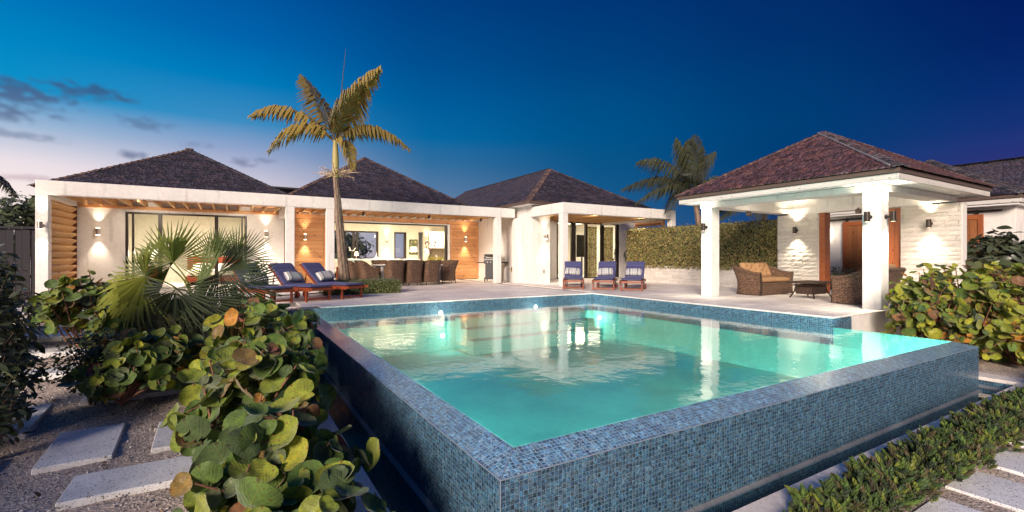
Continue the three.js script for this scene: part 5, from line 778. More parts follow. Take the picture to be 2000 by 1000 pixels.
  const cf = thing('ornament', [6.45, 0.86, -24.4], 0, 'white spiked shell ornament on the console table', 'ornament'); part('body', new THREE.SphereGeometry(0.1, 18, 14).scale(1, 1.05, 0.8).translate(0, 0.12, 0), mat.white, cf); part('spikes', [bar(V3(0, 0.2, 0), V3(0.02, 0.45, 0), 0.04, 0.004), bar(V3(-0.08, 0.12, 0), V3(-0.32, 0.02, 0), 0.035, 0.004), bar(V3(0.08, 0.12, 0), V3(0.32, 0.02, 0), 0.035, 0.004)], mat.white, cf);
  const fan = thing('ceiling_fan', [4.9, 3.18, -22.6], 0.5, 'ceiling fan with wooden blades inside the living room', 'fan'); part('rod', bar(V3(0, 0, 0), V3(0, -0.42, 0), 0.018), mat.steel, fan); part('hub', new THREE.CylinderGeometry(0.09, 0.07, 0.12, 20).translate(0, -0.46, 0), mat.steel, fan); for (let i = 0; i < 3; i++) part('blade', at(at(cbox(0.62, 0.012, 0.13, 0.004, 0), 0.4, 0, 0, 0.15), 0, -0.48, 0, 0, i * 2.094), mat.darkTeak, fan);
  for (let i = 0; i < 4; i++) { const b = thing('bar_stool', [9.9 + i * 0.42, 0.01, -26.6], Math.PI, ['first olive yellow bar stool of the counter row, nearest the doorway', 'olive yellow bar stool second from the doorway at the kitchen counter', 'olive yellow bar stool third from the doorway at the kitchen counter', 'last olive yellow bar stool of the counter row, nearest the door jamb'][i], 'bar stool', 'bar stools along the kitchen counter'); part('seat', at(puff(0.36, 0.08, 0.36, 0.6, 8, 8), 0, 0.70, 0), mat.olive, b); part('backrest', at(puff(0.36, 0.05, 0.3, 0.6, 8, 8), 0, 0.90, -0.17, 1.5), mat.olive, b); for (const x of [-0.15, 0.15]) for (const z of [-0.15, 0.15]) part('leg', bar(V3(x * 1.2, 0, z * 1.2), V3(x, 0.67, z), 0.013), mat.bronze, b); }
  const cm = thing('coffee_machine', [10.9, 0.945, -28.65], 0, 'dark coffee machine on the kitchen counter', 'coffee machine'); part('body', [box(-0.14, 0.14, 0, 0.06, -0.15, 0.15), box(-0.14, 0.14, 0.062, 0.34, -0.15, -0.05), box(-0.14, 0.14, 0.3, 0.4, -0.049, 0.14)], mat.black, cm); part('jug', new THREE.CylinderGeometry(0.06, 0.07, 0.16, 16).translate(0, 0.145, 0.05), mat.steel, cm);
  const ke = thing('kettle', [11.4, 0.945, -28.6], 0, 'steel kettle beside the coffee machine', 'kettle'); part('body', new THREE.LatheGeometry([[0.001, 0], [0.1, 0], [0.105, 0.1], [0.07, 0.22], [0.001, 0.24]].map((p) => new THREE.Vector2(...p)), 20), mat.steel, ke); part('handle', at(new THREE.TorusGeometry(0.08, 0.012, 8, 18, 3.1), 0.06, 0.16, 0, 0, 0, -1.2), mat.black, ke);
  const th = part('thermostat', box(6.95, 7.12, 1.5, 1.58, -25.998, -25.97), mat.white, scene); tag(th, 'small white thermostat on the living room wall', 'thermostat'); th.position.x = 0.1;
}
// bedrooms
{
  const b = thing('bed', [-0.55, 0.01, -22.2], 0, 'bed with reddish wooden headboard inside the bedroom behind the fan palm', 'bed'); part('headboard', box(-0.95, 0.95, 0, 1.05, -1.05, -0.98, 0), mat.teak, b); part('base', box(-0.9, 0.9, 0.1, 0.3, -0.97, 1.0), mat.teak, b); part('mattress', at(puff(1.75, 0.26, 1.9, 0.7), 0, 0.43, 0), mat.cream, b); for (const x of [-0.42, 0.42]) part('bed_pillow', at(puff(0.65, 0.18, 0.4, 0.2), x, 0.64, -0.72, 0.5), mat.cream, b);
  const g = thing('glowing_globe', [-2.35, 0.75, -20.9], 0, 'white globe glowing on a stand inside the bedroom window', 'lamp'); part('globe', new THREE.SphereGeometry(0.2, 28, 20).translate(0, 0.42, 0), glow.shade, g); part('stand', [bar(V3(0, 0.02, 0), V3(0, 0.24, 0), 0.02), new THREE.CylinderGeometry(0.1, 0.1, 0.02, 20).translate(0, 0.012, 0)], mat.steel, g);  // glowing globe on a stand, with a point light at its centre
  { const l = new THREE.PointLight(lin3(1, 0.85, 0.65), 2.5); l.name = 'glowing_globe'; l.position.set(-2.35, 1.17, -20.9); l.castShadow = true; scene.add(l); }
  const n = thing('side_table', [-2.35, 0.01, -20.9], 0, 'wooden side table under the white glowing globe', 'table'); part('top', box(-0.25, 0.25, 0.7, 0.74, -0.25, 0.25), mat.teak, n); part('cabinet', box(-0.22, 0.22, 0.05, 0.698, -0.22, 0.22), mat.teak, n);
  const c = thing('bed', [13.2, 0.01, -20.9], 0.0, 'bed with brown wooden headboard inside the curtained wing', 'bed'); part('headboard', box(-0.9, 1.0, 0, 1.02, -0.2, -0.1, 0), mat.teak, c); part('base', box(-0.85, 0.95, 0.1, 0.35, -0.098, 1.5), mat.teak, c); part('mattress', at(puff(1.7, 0.24, 1.6, 0.7), 0.05, 0.46, 0.72), mat.cream, c);
  const darkPanel = thing('dark_panel', [15.55, 1.62, -19.0], 0.1, 'added television showing between the floral curtains', 'dark_panel'); part('screen', box(-0.35, 0.35, -0.55, 0.55, 0.021, 0.03), mat.screen, darkPanel); part('case', box(-0.37, 0.37, -0.57, 0.57, -0.03, 0.02), mat.black, darkPanel); part('bracket', box(-0.05, 0.05, -1.62, -0.572, -0.02, 0.02), mat.black, darkPanel);  // added panel standing in for a dark reflection between the curtains
  const curt = (x0, x1, lab) => { const nn = 60, g2 = new THREE.PlaneGeometry(1, 2.55, nn, 6), p = g2.attributes.position, uv = g2.attributes.uv; for (let i = 0; i < p.count; i++) { const t = p.getX(i) + 0.5, ph = t * (x1 - x0) * 52; p.setXYZ(i, lerp(x0, x1, t), p.getY(i) + 1.3, -18.12 + 0.045 * Math.sin(ph) + 0.012 * Math.sin(ph * 2.3 + 1)); uv.setXY(i, t * (x1 - x0) * 1.5, p.getY(i)); } g2.computeVertexNormals(); const c2 = part('curtain', g2, mat.curtain, scene); tag(c2, lab, 'curtain'); };
  curt(15.0, 15.78, 'floral curtain drawn behind the middle glass door'); curt(15.98, 16.85, 'floral curtain drawn behind the end glass door');
}
// pavilion seats
{
  const sh = uShell(1.46, 0.76, 0.76, 0.58, { th: 0.085, flare: 0.05, lean: 0.12, r: 0.22, bottom: 0.015, n: 80 });
  const cush = (nx, w) => puff(w, 0.20, 0.46, 0.35, 22, 16, [[-0.4, -0.3], [0.4, -0.3], [-0.4, 0.4], [0.4, 0.4], [0, 0.05]]);
  const c1 = cush(1, 0.60);
  const seat = (x, z, turn, label) => {
    const t = thing('wicker_loveseat', [x, 0.004, z], turn, label, 'loveseat');
    part('shell', sh.shell, mat.wicker, t); part('rolled_edge', sh.roll, mat.wicker, t); part('front_panel', box(-0.70, 0.70, 0.02, 0.34, 0.28, 0.36, -1, 0.015), mat.wicker, t); part('seat_base', box(-0.69, 0.69, 0.30, 0.335, -0.30, 0.279), mat.wickerDark, t);
    for (const s of [-1, 1]) { part('seat_cushion', at(puff(0.66, 0.13, 0.64, 0.6), s * 0.335, 0.41, 0.05), mat.tan, t); part('back_cushion', at(c1, s * 0.31, 0.66, -0.25, rad(66), s * 0.08, s * 0.06), mat.tan, t); }
  };
  seat(13.02, -7.82, 0.0, 'brown wicker loveseat with tan tufted cushions against the stone wall');
  seat(12.52, -5.12, Math.PI + 0.04, 'brown wicker loveseat seen from its side, partly behind the near column');
  const t = thing('coffee_table', [12.9, 0, -6.5], 0.0, 'low dark wicker coffee table with splayed legs between the loveseats', 'table');
  part('top', at(cbox(1.0, 0.05, 0.72, 0.022), 0, 0.40, 0), mat.wickerDark, t); part('apron', [at(cbox(0.62, 0.20, 0.46, 0.02), 0, 0.20, 0)], mat.wickerDark, t); part('shelf_edge', at(cbox(0.72, 0.03, 0.54, 0.01), 0, 0.325, 0), mat.wickerDark, t);
  for (const x of [-1, 1]) for (const z of [-1, 1]) part('leg', tube([V3(x * 0.30, 0.36, z * 0.20), V3(x * 0.33, 0.18, z * 0.23), V3(x * 0.44, 0.0, z * 0.30)], 0.022, 0.016, 10, 7), mat.wickerDark, t);
}
// ---------- plants ----------
function copies(name, parent, geo, material, list) {       // countless small leaves: one instanced part
  const im = new THREE.InstancedMesh(geo, material, list.length); list.forEach((q, i) => { im.setMatrixAt(i, q.m); if (q.c) im.setColorAt(i, q.c); });
  im.name = name; im.castShadow = im.receiveShadow = true; im.userData.kind = 'stuff'; parent.add(im); return im;
}
const col = (c, k = 1) => lin3(c[0] * k, c[1] * k, c[2] * k);
function facing(pos, normal, spin, scale) { const z = normal.clone().normalize(), t = Math.abs(z.y) > 0.9 ? V3(1, 0, 0) : V3(0, 1, 0), x = V3().crossVectors(t, z).normalize(), y = V3().crossVectors(z, x); return new THREE.Matrix4().makeBasis(x, y, z).multiply(new THREE.Matrix4().makeRotationZ(spin)).scale(V3(scale, scale, scale)).setPosition(pos); }
// sea-grape leaf: nearly round, base notched, a little cupped; in the xy plane, base at the origin, facing +z
let SPILL;
const grapeLeaf = [0.10, 0.2, -0.06].map((cup, v) => {
  const n = 18, p = [], uv = [], idx = [], rings = [0.35, 0.72, 1];
  p.push(0, 0.42, -cup * 0.5); uv.push(0.5, 0.42);
  for (const q of rings) for (let i = 0; i < n; i++) { const a = i / n * 2 * Math.PI - Math.PI / 2; let R = 0.5 * (1 + 0.03 * Math.sin(a * 3 + v * 2) + 0.02 * Math.sin(a * 7 + v)); const base = Math.exp(-Math.pow(Math.sin((i / n) * Math.PI), 2) * 26); R *= 1 - 0.20 * base; const x = Math.cos(a) * R * q * (1.06 + 0.05 * v), y = 0.46 + Math.sin(a) * R * q * 0.95; p.push(x, y, cup * (q * q - 0.5) * (0.6 + 0.8 * x * x * 4) + 0.03 * q * Math.sin(a * 4 + v * 3)); uv.push(x + 0.5, clamp(y, 0.01, 0.99)); }
  for (let i = 0; i < n; i++) { const j = (i + 1) % n; idx.push(0, 1 + i, 1 + j); for (let k = 0; k < 2; k++) { const a = 1 + k * n + i, b = 1 + k * n + j; idx.push(a, a + n, b, b, a + n, b + n); } }
  const g = new THREE.BufferGeometry(); g.setAttribute('position', new THREE.BufferAttribute(new Float32Array(p), 3)); g.setAttribute('uv', new THREE.BufferAttribute(new Float32Array(uv), 2)); g.setIndex(idx); g.computeVertexNormals(); return g;
});
const grapeCols = [[0.17, 0.24, 0.014], [0.09, 0.175, 0.016], [0.24, 0.30, 0.014], [0.06, 0.115, 0.022], [0.34, 0.37, 0.016], [0.22, 0.15, 0.03], [0.20, 0.10, 0.035], [0.10, 0.14, 0.055], [0.50, 0.24, 0.02], [0.22, 0.06, 0.025]];
const grapeW = [22, 25, 13, 20, 6, 5, 2.5, 8, 1.0, 1.8], grapeWT = grapeW.reduce((a, b) => a + b);
const grapeMats = grapeCols.map((c) => leafMat('sea_grape_leaf', mulc(c, 1.6), { map: leafVein, bumpMap: leafBump, bumpScale: 0.004 }));
const grapeTint = leafMat('sea_grape_leaf_tinted', [1.6, 1.6, 1.6], { map: leafVein });
const pickGrape = (r, w = grapeW) => { let t = r() * w.reduce((a, b) => a + b), i = 0; while (t > w[i]) t -= w[i++]; return i; };
function seaGrape(lobes, o, label) {                       // lobes: [x, y, z, rx, ry, rz, shoots]
  const { size = 0.15, parts = 0, seed = 1, ground = -0.75, skip = null, dens = 1, mix } = o, r = RNG(seed), L = [], br = [];
  const root = V3(lobes[0][0], ground, lobes[0][2]), s = thing('sea_grape_bush', [root.x, root.y, root.z], 0, label, 'bush');
  for (const [cx, cy, cz, rx, ry, rz, shoots] of lobes) {
    const c = V3(cx, cy, cz), stemBase = V3(cx + (r() - 0.5) * rx * 0.5, ground - 0.02, cz + (r() - 0.5) * rz * 0.5);
    for (let k = 0; k < Math.round(shoots * dens); k++) {
      const a = r() * 2 * Math.PI, e = Math.asin(lerp(-0.55, 1, Math.pow(r(), 0.75))), out = V3(Math.cos(a) * Math.cos(e), Math.sin(e), Math.sin(a) * Math.cos(e));
      const rr = 0.62 + 0.52 * r(), tip = c.clone().add(V3(out.x * rx * rr, out.y * ry * rr, out.z * rz * rr)); if (tip.y < ground + 0.06) tip.y = ground + 0.06 + 0.1 * r();
      if (skip && skip(tip)) continue;
      const b0 = k % 3 === 0 ? stemBase : c.clone().lerp(tip, 0.15 + 0.2 * r()), mid = b0.clone().lerp(tip, 0.55).add(V3((r() - 0.5) * 0.12, 0.10 * r(), (r() - 0.5) * 0.12));
      if (k % 3 === 0) br.push(tube([stemBase, stemBase.clone().lerp(mid, 0.5).add(V3((r() - 0.5) * 0.15, 0, (r() - 0.5) * 0.15)), mid, tip], 0.020, 0.006, 12, 5)); else br.push(tube([b0, mid, tip], 0.010, 0.005, 8, 5));
      const dir = V3().subVectors(tip, mid).normalize(), m = 4 + Math.floor(r() * 4), side = V3().crossVectors(dir, V3(0, 1, 0.1)).normalize();
      for (let i = 0; i < m; i++) {
        const t = i / (m - 1), p = mid.clone().lerp(tip, 0.15 + 0.85 * t), sd = i % 2 ? 1 : -1, q = p.clone().addScaledVector(side, sd * 0.03).add(V3((r() - 0.5) * 0.04, (r() - 0.5) * 0.04, (r() - 0.5) * 0.04));
        const nrm = out.clone().multiplyScalar(0.75).add(V3(0, 0.55, 0)).add(V3(r() - 0.5, r() - 0.5, r() - 0.5).multiplyScalar(1.9)).add(V3(0.0, 0, 0.45));
        const sc = size * (0.5 + 0.8 * r()) * (t > 0.95 ? 0.7 : 1); if (skip && skip(q)) continue;
        const lm = facing(q, nrm, r() * 6.28, sc), d = q.distanceTo(camera.position), ci = pickGrape(r, mix), k2 = 0.75 + 0.5 * r();
        L.push({ m: lm, d, ci, k2, g: Math.floor(r() * 3), v: sc / d });
      }
    }
  }
  L.sort((a, b) => b.v - a.v);
  L.slice(0, parts).forEach((q) => { const m = new THREE.Mesh(grapeLeaf[q.g], grapeMats[q.ci]); m.name = 'leaf'; m.castShadow = m.receiveShadow = true; const mm = new THREE.Matrix4().makeTranslation(-root.x, -root.y, -root.z).multiply(q.m); mm.decompose(m.position, m.quaternion, m.scale); s.add(m); });
  const rest = L.slice(parts).map((q) => ({ m: new THREE.Matrix4().makeTranslation(-root.x, -root.y, -root.z).multiply(q.m), c: col(grapeCols[q.ci], q.k2) }));
  if (rest.length) copies('foliage', s, grapeLeaf[1], grapeTint, rest);
  const bg = merge(br); bg.translate(-root.x, -root.y, -root.z); part('branches', bg, mat.grapeStem, s); return s;
}
seaGrape([[0.38, -0.52, -2.75, 0.42, 0.34, 0.40, 34], [0.28, -0.40, -3.5, 0.56, 0.44, 0.6, 60], [0.20, -0.26, -4.5, 0.56, 0.58, 0.75, 76], [0.24, -0.18, -5.5, 0.60, 0.64, 0.75, 76], [0.34, -0.14, -6.5, 0.60, 0.60, 0.7, 62], [0.52, -0.14, -7.5, 0.56, 0.48, 0.7, 50], [0.75, -0.12, -8.4, 0.58, 0.36, 0.5, 40]],
  { size: 0.185, dens: 0.8, parts: 295, seed: 201, ground: -0.76, skip: (p) => p.z > -2.25 || (p.x > 0.96 && p.y < -0.10) || p.x > 1.34 || p.distanceTo(camera.position) < 2.25 }, 'large round-leaved sea grape bush crowding the pool wall beside the stepping stones');
seaGrape([[-1.05, -0.12, -8.6, 0.75, 0.62, 0.65, 70], [-0.75, -0.30, -7.5, 0.5, 0.42, 0.5, 40], [-1.75, 0.18, -9.6, 0.75, 0.66, 0.6, 60], [-0.2, 0.0, -9.3, 0.8, 0.42, 0.6, 46], [-0.95, -0.30, -6.95, 0.5, 0.40, 0.42, 44]],
  { size: 0.175, parts: 200, seed: 202, ground: -0.60, skip: (p) => p.x > 1.2 }, 'sea grape bush under the fan palm, reaching up before the porch');
seaGrape([[0.35, -0.05, -10.2, 0.55, 0.28, 0.4, 30]], { size: 0.16, parts: 60, seed: 203, ground: -0.45, skip: (p) => p.x > 1.45 || p.y > 0.28 }, 'small sea grape bush at the deck corner before the loungers');
seaGrape([[11.3, 0.02, -3.1, 1.0, 0.85, 0.75, 120], [10.45, 0.0, -3.35, 0.62, 0.80, 0.5, 84], [12.4, 0.0, -2.6, 1.1, 0.92, 0.9, 110], [11.3, -0.40, -2.3, 0.95, 0.5, 0.6, 70]],
  { size: 0.175, mix: [16, 8, 28, 6, 22, 9, 4, 3, 2, 2], parts: 290, seed: 204, ground: -0.85, skip: (p) => p.x < 9.75 || (p.z < -4.0 && p.y < 0.05) || p.z < -4.1 }, 'sea grape bush beyond the pool end in front of the pavilion');  // leaf mix yellowed to carry warm light on this bush
// fallen leaves and small stones on the sand
{ const r = RNG(215); SPILL = (n, sc, f) => { const out = []; for (let i = 0; i < n; i++) { const x = lerp(-3.6, 0.4, r()), z = lerp(-2.4, -10, r()); out.push(f(V3(x, groundY(x, z) + sc * 0.4, z), sc, r)); } return out; }; }
// generic leafy masses
function lance(l, w, fold = 0.12, curl = 0.12) {            // pointed leaf along +y, facing +z
  const p = [], idx = [], uv = [], n = 4; for (let i = 0; i <= n; i++) { const t = i / n, ww = w * Math.pow(Math.sin(Math.PI * Math.min(0.97, 0.08 + 0.92 * t)), 0.8) / 2, z = -curl * l * t * t; p.push(-ww, l * t, z + fold * ww, 0, l * t, z, ww, l * t, z + fold * ww); uv.push(0, t, 0.5, t, 1, t); }
  for (let i = 0; i < n; i++) { const a = i * 3; idx.push(a, a + 1, a + 3, a + 1, a + 4, a + 3, a + 1, a + 2, a + 4, a + 2, a + 5, a + 4); }
  const g = new THREE.BufferGeometry(); g.setAttribute('position', new THREE.BufferAttribute(new Float32Array(p), 3)); g.setAttribute('uv', new THREE.BufferAttribute(new Float32Array(uv), 2)); g.setIndex(idx); g.computeVertexNormals(); return g;
}
const small = lance(1, 0.55), slim = lance(1, 0.22, 0.1, 0.25), oval = lance(1, 0.48, 0.1, 0.18);
const leafTint = leafMat('leaf_tinted', [1, 1, 1]), glossTint = leafMat('glossy_leaf_tinted', [1, 1, 1], { transmission: 0.2, clearcoat: 0.6, clearcoatRoughness: 0.3 });
function scatter(r, n, sample, cols, size, up = 0.5, jit = 1.4) { const out = []; for (let i = 0; i < n; i++) { const [p, nr] = sample(); const nn = nr.clone().add(V3(0, up, 0)).add(V3(r() - 0.5, r() - 0.5, r() - 0.5).multiplyScalar(jit)); out.push({ m: facing(p, nn, r() * 6.28, size * (0.6 + 0.8 * r())), c: col(cols[Math.floor(r() * cols.length)], 0.7 + 0.6 * r()) }); } return out; }
function boxSample(r, x0, x1, y0, y1, z0, z1, depth, seed, faces) { // points near the faces of a clipped hedge, with lumps
  const A = { px: (y1 - y0) * (z1 - z0), nx: (y1 - y0) * (z1 - z0), pz: (x1 - x0) * (y1 - y0), nz: (x1 - x0) * (y1 - y0), py: (x1 - x0) * (z1 - z0) }, tot = faces.reduce((s, f) => s + A[f], 0);
  return () => { let t = r() * tot, f; for (f of faces) { if (t < A[f]) break; t -= A[f]; } const x = lerp(x0, x1, r()), y = lerp(y0, y1, r()), z = lerp(z0, z1, r()), d = depth * r() * r() - 0.07 * (fbm((x + 40) / 20, (y + z + 40) / 20, 60, 60, 3, seed) - 0.35) - 0.03 * r() - (r() < 0.05 ? 0.14 * r() : 0); const N = { px: V3(1, 0, 0), nx: V3(-1, 0, 0), pz: V3(0, 0, 1), nz: V3(0, 0, -1), py: V3(0, 1, 0) }[f]; const p = V3(f === 'px' ? x1 : f === 'nx' ? x0 : x, f === 'py' ? y1 : y, f === 'pz' ? z1 : f === 'nz' ? z0 : z).addScaledVector(N, -d); return [p, N]; };
}
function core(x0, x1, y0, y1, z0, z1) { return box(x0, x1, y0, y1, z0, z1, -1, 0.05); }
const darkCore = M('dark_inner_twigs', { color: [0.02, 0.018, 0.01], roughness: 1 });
{
  const r = RNG(221), h = thing('hedge', [15.35, 0.6, -12.0], 0, 'tall clipped hedge growing above the low white stone wall', 'hedge');
  const cs = [[0.26, 0.20, 0.05], [0.20, 0.18, 0.045], [0.34, 0.27, 0.08], [0.17, 0.20, 0.045], [0.40, 0.31, 0.12], [0.12, 0.11, 0.03]];
  const smp = boxSample(r, -0.55, 0.5, 0.02, 1.62, -3.05, 3.7, 0.22, 222, ['nx', 'nx', 'nx', 'py', 'py', 'nz', 'pz']);
  copies('foliage', h, small, leafTint, scatter(r, 24000, smp, cs, 0.062, 0.3));
  part('twigs', core(-0.38, 0.4, 0.05, 1.48, -2.9, 3.55), darkCore, h);
}
{
  const r = RNG(231), h = thing('box_hedge', [3.25, 0, -14.1], 0, 'small low box hedge round the foot of the palm', 'hedge');
  const cs = [[0.09, 0.13, 0.025], [0.13, 0.17, 0.035], [0.06, 0.09, 0.02], [0.19, 0.20, 0.05]];
  copies('foliage', h, small, leafTint, scatter(r, 9000, boxSample(r, -1.05, 1.05, 0.0, 0.36, -0.55, 0.55, 0.12, 232, ['pz', 'pz', 'py', 'py', 'nx', 'px']), cs, 0.04, 0.5));
  part('twigs', core(-0.95, 0.95, 0.0, 0.29, -0.46, 0.46), darkCore, h);
}
// low juniper along the gutter rim: many little needle sprays
{
  const r = RNG(241), h = thing('juniper_hedge', [6.9, -0.8, -1.61], 0, 'low spreading juniper groundcover along the pale gutter rim', 'hedge'), L = [], br = [];
  const spray = merge(Array.from({ length: 15 }, (_, i) => { const t = i / 15, a = i * 2.4; return at(at(lance(0.34, 0.15, 0.2, 0.3), 0, 0, 0, 0.95 - 0.5 * t), 0, t * 0.5, 0, 0, a); }));
  const cs = [[0.06, 0.12, 0.012], [0.09, 0.16, 0.015], [0.035, 0.075, 0.014], [0.17, 0.21, 0.016], [0.10, 0.08, 0.025]];
  for (let i = 0; i < 6500; i++) {
    const x = lerp(-3.9, 4.6, r()), u = fbm((x + 20) / 12, 0.3, 60, 60, 3, 242), half = 0.08 + 0.26 * u, z = (r() * 2 - 1) * half + 0.05 * (u - 0.5), e = 1 - Math.pow(Math.abs(z) / (half + 0.1), 2), hh = (0.03 + 0.36 * u) * Math.max(0.2, e);
    const p = V3(x, hh * (0.35 + 0.65 * Math.sqrt(r())), z), d = V3((r() - 0.5) * 1.8, 0.35 + 0.6 * r(), (r() - 0.5) * 1.6 + z * 2.2).normalize(), q = new THREE.Quaternion().setFromUnitVectors(V3(0, 1, 0), d), s = 0.055 + 0.075 * r(), pc = fbm((x + 20) / 12 + 0.4, 0.7, 90, 60, 2, 243);
    L.push({ m: new THREE.Matrix4().compose(p, q, V3(s, s * 1.15, s)), c: col(cs[Math.floor(r() * cs.length)], (0.6 + 0.7 * r()) * (0.55 + 0.9 * pc)) });
    if (i % 24 === 0) br.push(tube([V3(x * 0.995, 0, z * 0.3), p.clone().multiplyScalar(0.5).add(V3(x * 0.5, 0.03, 0)), p], 0.006, 0.003, 6, 5));
  }
  copies('foliage', h, spray, leafTint, L); part('branches', br, mat.branch, h);
  const mound = []; for (let x = -3.8; x < 4.6; x += 0.3) { const u = fbm((x + 20) / 12, 0.3, 60, 60, 3, 242); mound.push(new THREE.SphereGeometry(1, 10, 6).scale(0.26, 0.03 + 0.15 * u, 0.05 + 0.09 * u).translate(x, 0.02, 0)); } part('twigs', mound, darkCore, h);
}
{
  const g = new THREE.Group(); g.name = 'leaf_litter'; scene.add(g); tag(g, 'dry brown leaves fallen on the sand between the stepping slabs', 'leaf litter', null, 'stuff');
  copies('dry_leaves', g, oval, leafTint, SPILL(420, 0.05, (p, sc, r) => ({ m: facing(p.setY(p.y + 0.0), V3((r() - 0.5) * 0.9, 1, (r() - 0.5) * 0.9), r() * 6.28, sc * (0.6 + r())), c: col([[0.22, 0.12, 0.05], [0.12, 0.06, 0.03], [0.30, 0.19, 0.08]][Math.floor(r() * 3)]) })));
  const q = new THREE.Group(); q.name = 'gravel'; scene.add(q); tag(q, 'small loose stones spilled over the sand and slab edges', 'gravel', null, 'stuff');
  copies('pebbles', q, new THREE.IcosahedronGeometry(1, 1), M('pebble', { color: [1, 1, 1], roughness: 0.9 }), SPILL(5200, 0.010, (p, sc, r) => ({ m: new THREE.Matrix4().compose(p.setY(p.y - 0.001), new THREE.Quaternion().setFromEuler(new THREE.Euler(r() * 6, r() * 6, r() * 6)), V3(sc * (0.4 + r()), sc * (0.3 + 0.6 * r()), sc * (0.4 + r()))), c: col([[0.42, 0.38, 0.36], [0.25, 0.22, 0.21], [0.58, 0.55, 0.53]][Math.floor(r() * 3)]) })));
}
// bushy plant from shoots with pointed leaves
function shrub(name, label, cat, pos, blobs, o) {
  const { n = 900, size = 0.1, cols, seed, geo = oval, ground = 0, twig = 40, material = glossTint, parts = 0 } = o, r = RNG(seed), s = thing(name, pos, 0, label, cat), L = [], br = [], tot = blobs.reduce((a, b) => a + b[3] * b[4], 0);
  for (const [cx, cy, cz, rx, ry, rz] of blobs) {
    const m = Math.round(n * rx * ry / tot);
    for (let i = 0; i < m; i++) { const a = r() * 6.2832, e = Math.asin(lerp(-0.8, 1, r())), o2 = V3(Math.cos(a) * Math.cos(e), Math.sin(e), Math.sin(a) * Math.cos(e)), q = Math.pow(r(), 0.3) * (0.75 + 0.4 * vnoise(o2.x * 3 + 9, o2.y * 3 + o2.z * 2 + 9, 99, 99, seed)), p = V3(cx + o2.x * rx * q, cy + o2.y * ry * q, cz + o2.z * rz * q); if (p.y < ground + 0.02) continue; const nn = o2.clone().multiplyScalar(0.5).add(V3(0, 0.7, 0)).add(V3(r() - 0.5, r() - 0.5, r() - 0.5).multiplyScalar(1.4)); L.push({ m: facing(p, nn, r() * 6.28, size * (0.6 + 0.8 * r())), c: col(cols[Math.floor(r() * cols.length)], 0.6 + 0.8 * r()) }); }
    for (let i = 0; i < twig * rx; i++) { const a = r() * 6.2832, e = r() * 1.3, o2 = V3(Math.cos(a) * Math.cos(e) * rx * 0.9, Math.sin(e) * ry * 0.9, Math.sin(a) * Math.cos(e) * rz * 0.9), b0 = V3(cx + (r() - 0.5) * rx * 0.3, ground, cz + (r() - 0.5) * rz * 0.3), tip = V3(cx, cy, cz).add(o2); br.push(tube([b0, b0.clone().lerp(tip, 0.5).add(V3((r() - 0.5) * 0.1, 0.08, (r() - 0.5) * 0.1)), tip], 0.008 + 0.012 * rx, 0.003, 8, 5)); }
  }
  copies('foliage', s, geo, material, L); if (br.length) part('branches', br, mat.branch, s); return s;
}
const darkG = [[0.035, 0.055, 0.018], [0.05, 0.075, 0.02], [0.028, 0.045, 0.02], [0.07, 0.09, 0.025]], midG = [[0.07, 0.10, 0.03], [0.10, 0.13, 0.03], [0.05, 0.075, 0.025], [0.13, 0.13, 0.04]];
shrub('shrub', 'dark glossy-leaved shrub crowding the picture edge by the stepping stones', 'shrub', [-2.22, -0.75, -6.6], [[0.05, 1.05, 0, 0.56, 0.85, 0.5], [-0.25, 1.5, -0.3, 0.65, 0.55, 0.5], [0.40, 0.42, 0.70, 0.28, 0.34, 0.28], [-0.3, 0.5, 0.5, 0.45, 0.55, 0.45], [0.25, 0.6, 0.2, 0.4, 0.5, 0.4]], { n: 5200, size: 0.085, cols: darkG, seed: 251 });
shrub('shrub', 'dark leafy shrub between the stepping stones and the porch column', 'shrub', [-3.2, -0.5, -9.6], [[0, 0.7, 0, 0.7, 0.7, 0.6], [-0.7, 1.1, -0.3, 0.8, 0.9, 0.6]], { n: 2600, size: 0.12, cols: darkG, seed: 252 });
shrub('shrub', 'thin small-leaved shrub with yellow tips beside the path slabs', 'shrub', [-1.35, -0.68, -7.3], [[0, 0.50, 0, 0.45, 0.42, 0.4], [0.45, 0.45, -0.35, 0.45, 0.38, 0.35]], { n: 2600, size: 0.05, cols: [[0.09, 0.10, 0.03], [0.06, 0.075, 0.02], [0.22, 0.17, 0.03]], seed: 253, geo: small });
shrub('shrub', 'dark broad-leaved shrub before the second pavilion door', 'shrub', [15.6, -0.3, -3.7], [[0, 1.15, 0, 0.7, 0.85, 0.6], [0.7, 1.1, -0.1, 0.6, 0.8, 0.6]], { n: 1100, size: 0.24, cols: darkG, seed: 254 });
shrub('shrub', 'feathery green shrub at the far corner of the second pavilion', 'shrub', [17.0, -0.3, -3.0], [[0, 1.35, 0, 0.6, 1.05, 0.5], [0.5, 1.2, 0.2, 0.5, 0.9, 0.5], [-0.3, 1.75, 0, 0.45, 0.5, 0.35]], { n: 5200, size: 0.11, cols: midG, seed: 255, geo: slim });
shrub('shrub', 'dark low bush seen through the pavilion doorway', 'shrub', [17.1, 0, -7.9], [[0, 0.35, 0, 0.5, 0.42, 0.9], [0.1, 0.4, 1.2, 0.45, 0.45, 0.7]], { n: 2200, size: 0.09, cols: darkG, seed: 256 });
shrub('shrub', 'bright green undergrowth behind the sea grapes near the far house', 'shrub', [13.6, -0.8, -1.6], [[0, 0.5, 0, 0.8, 0.6, 0.7], [0.9, 0.6, 0.3, 0.8, 0.7, 0.6]], { n: 2600, size: 0.10, cols: midG, seed: 257 });
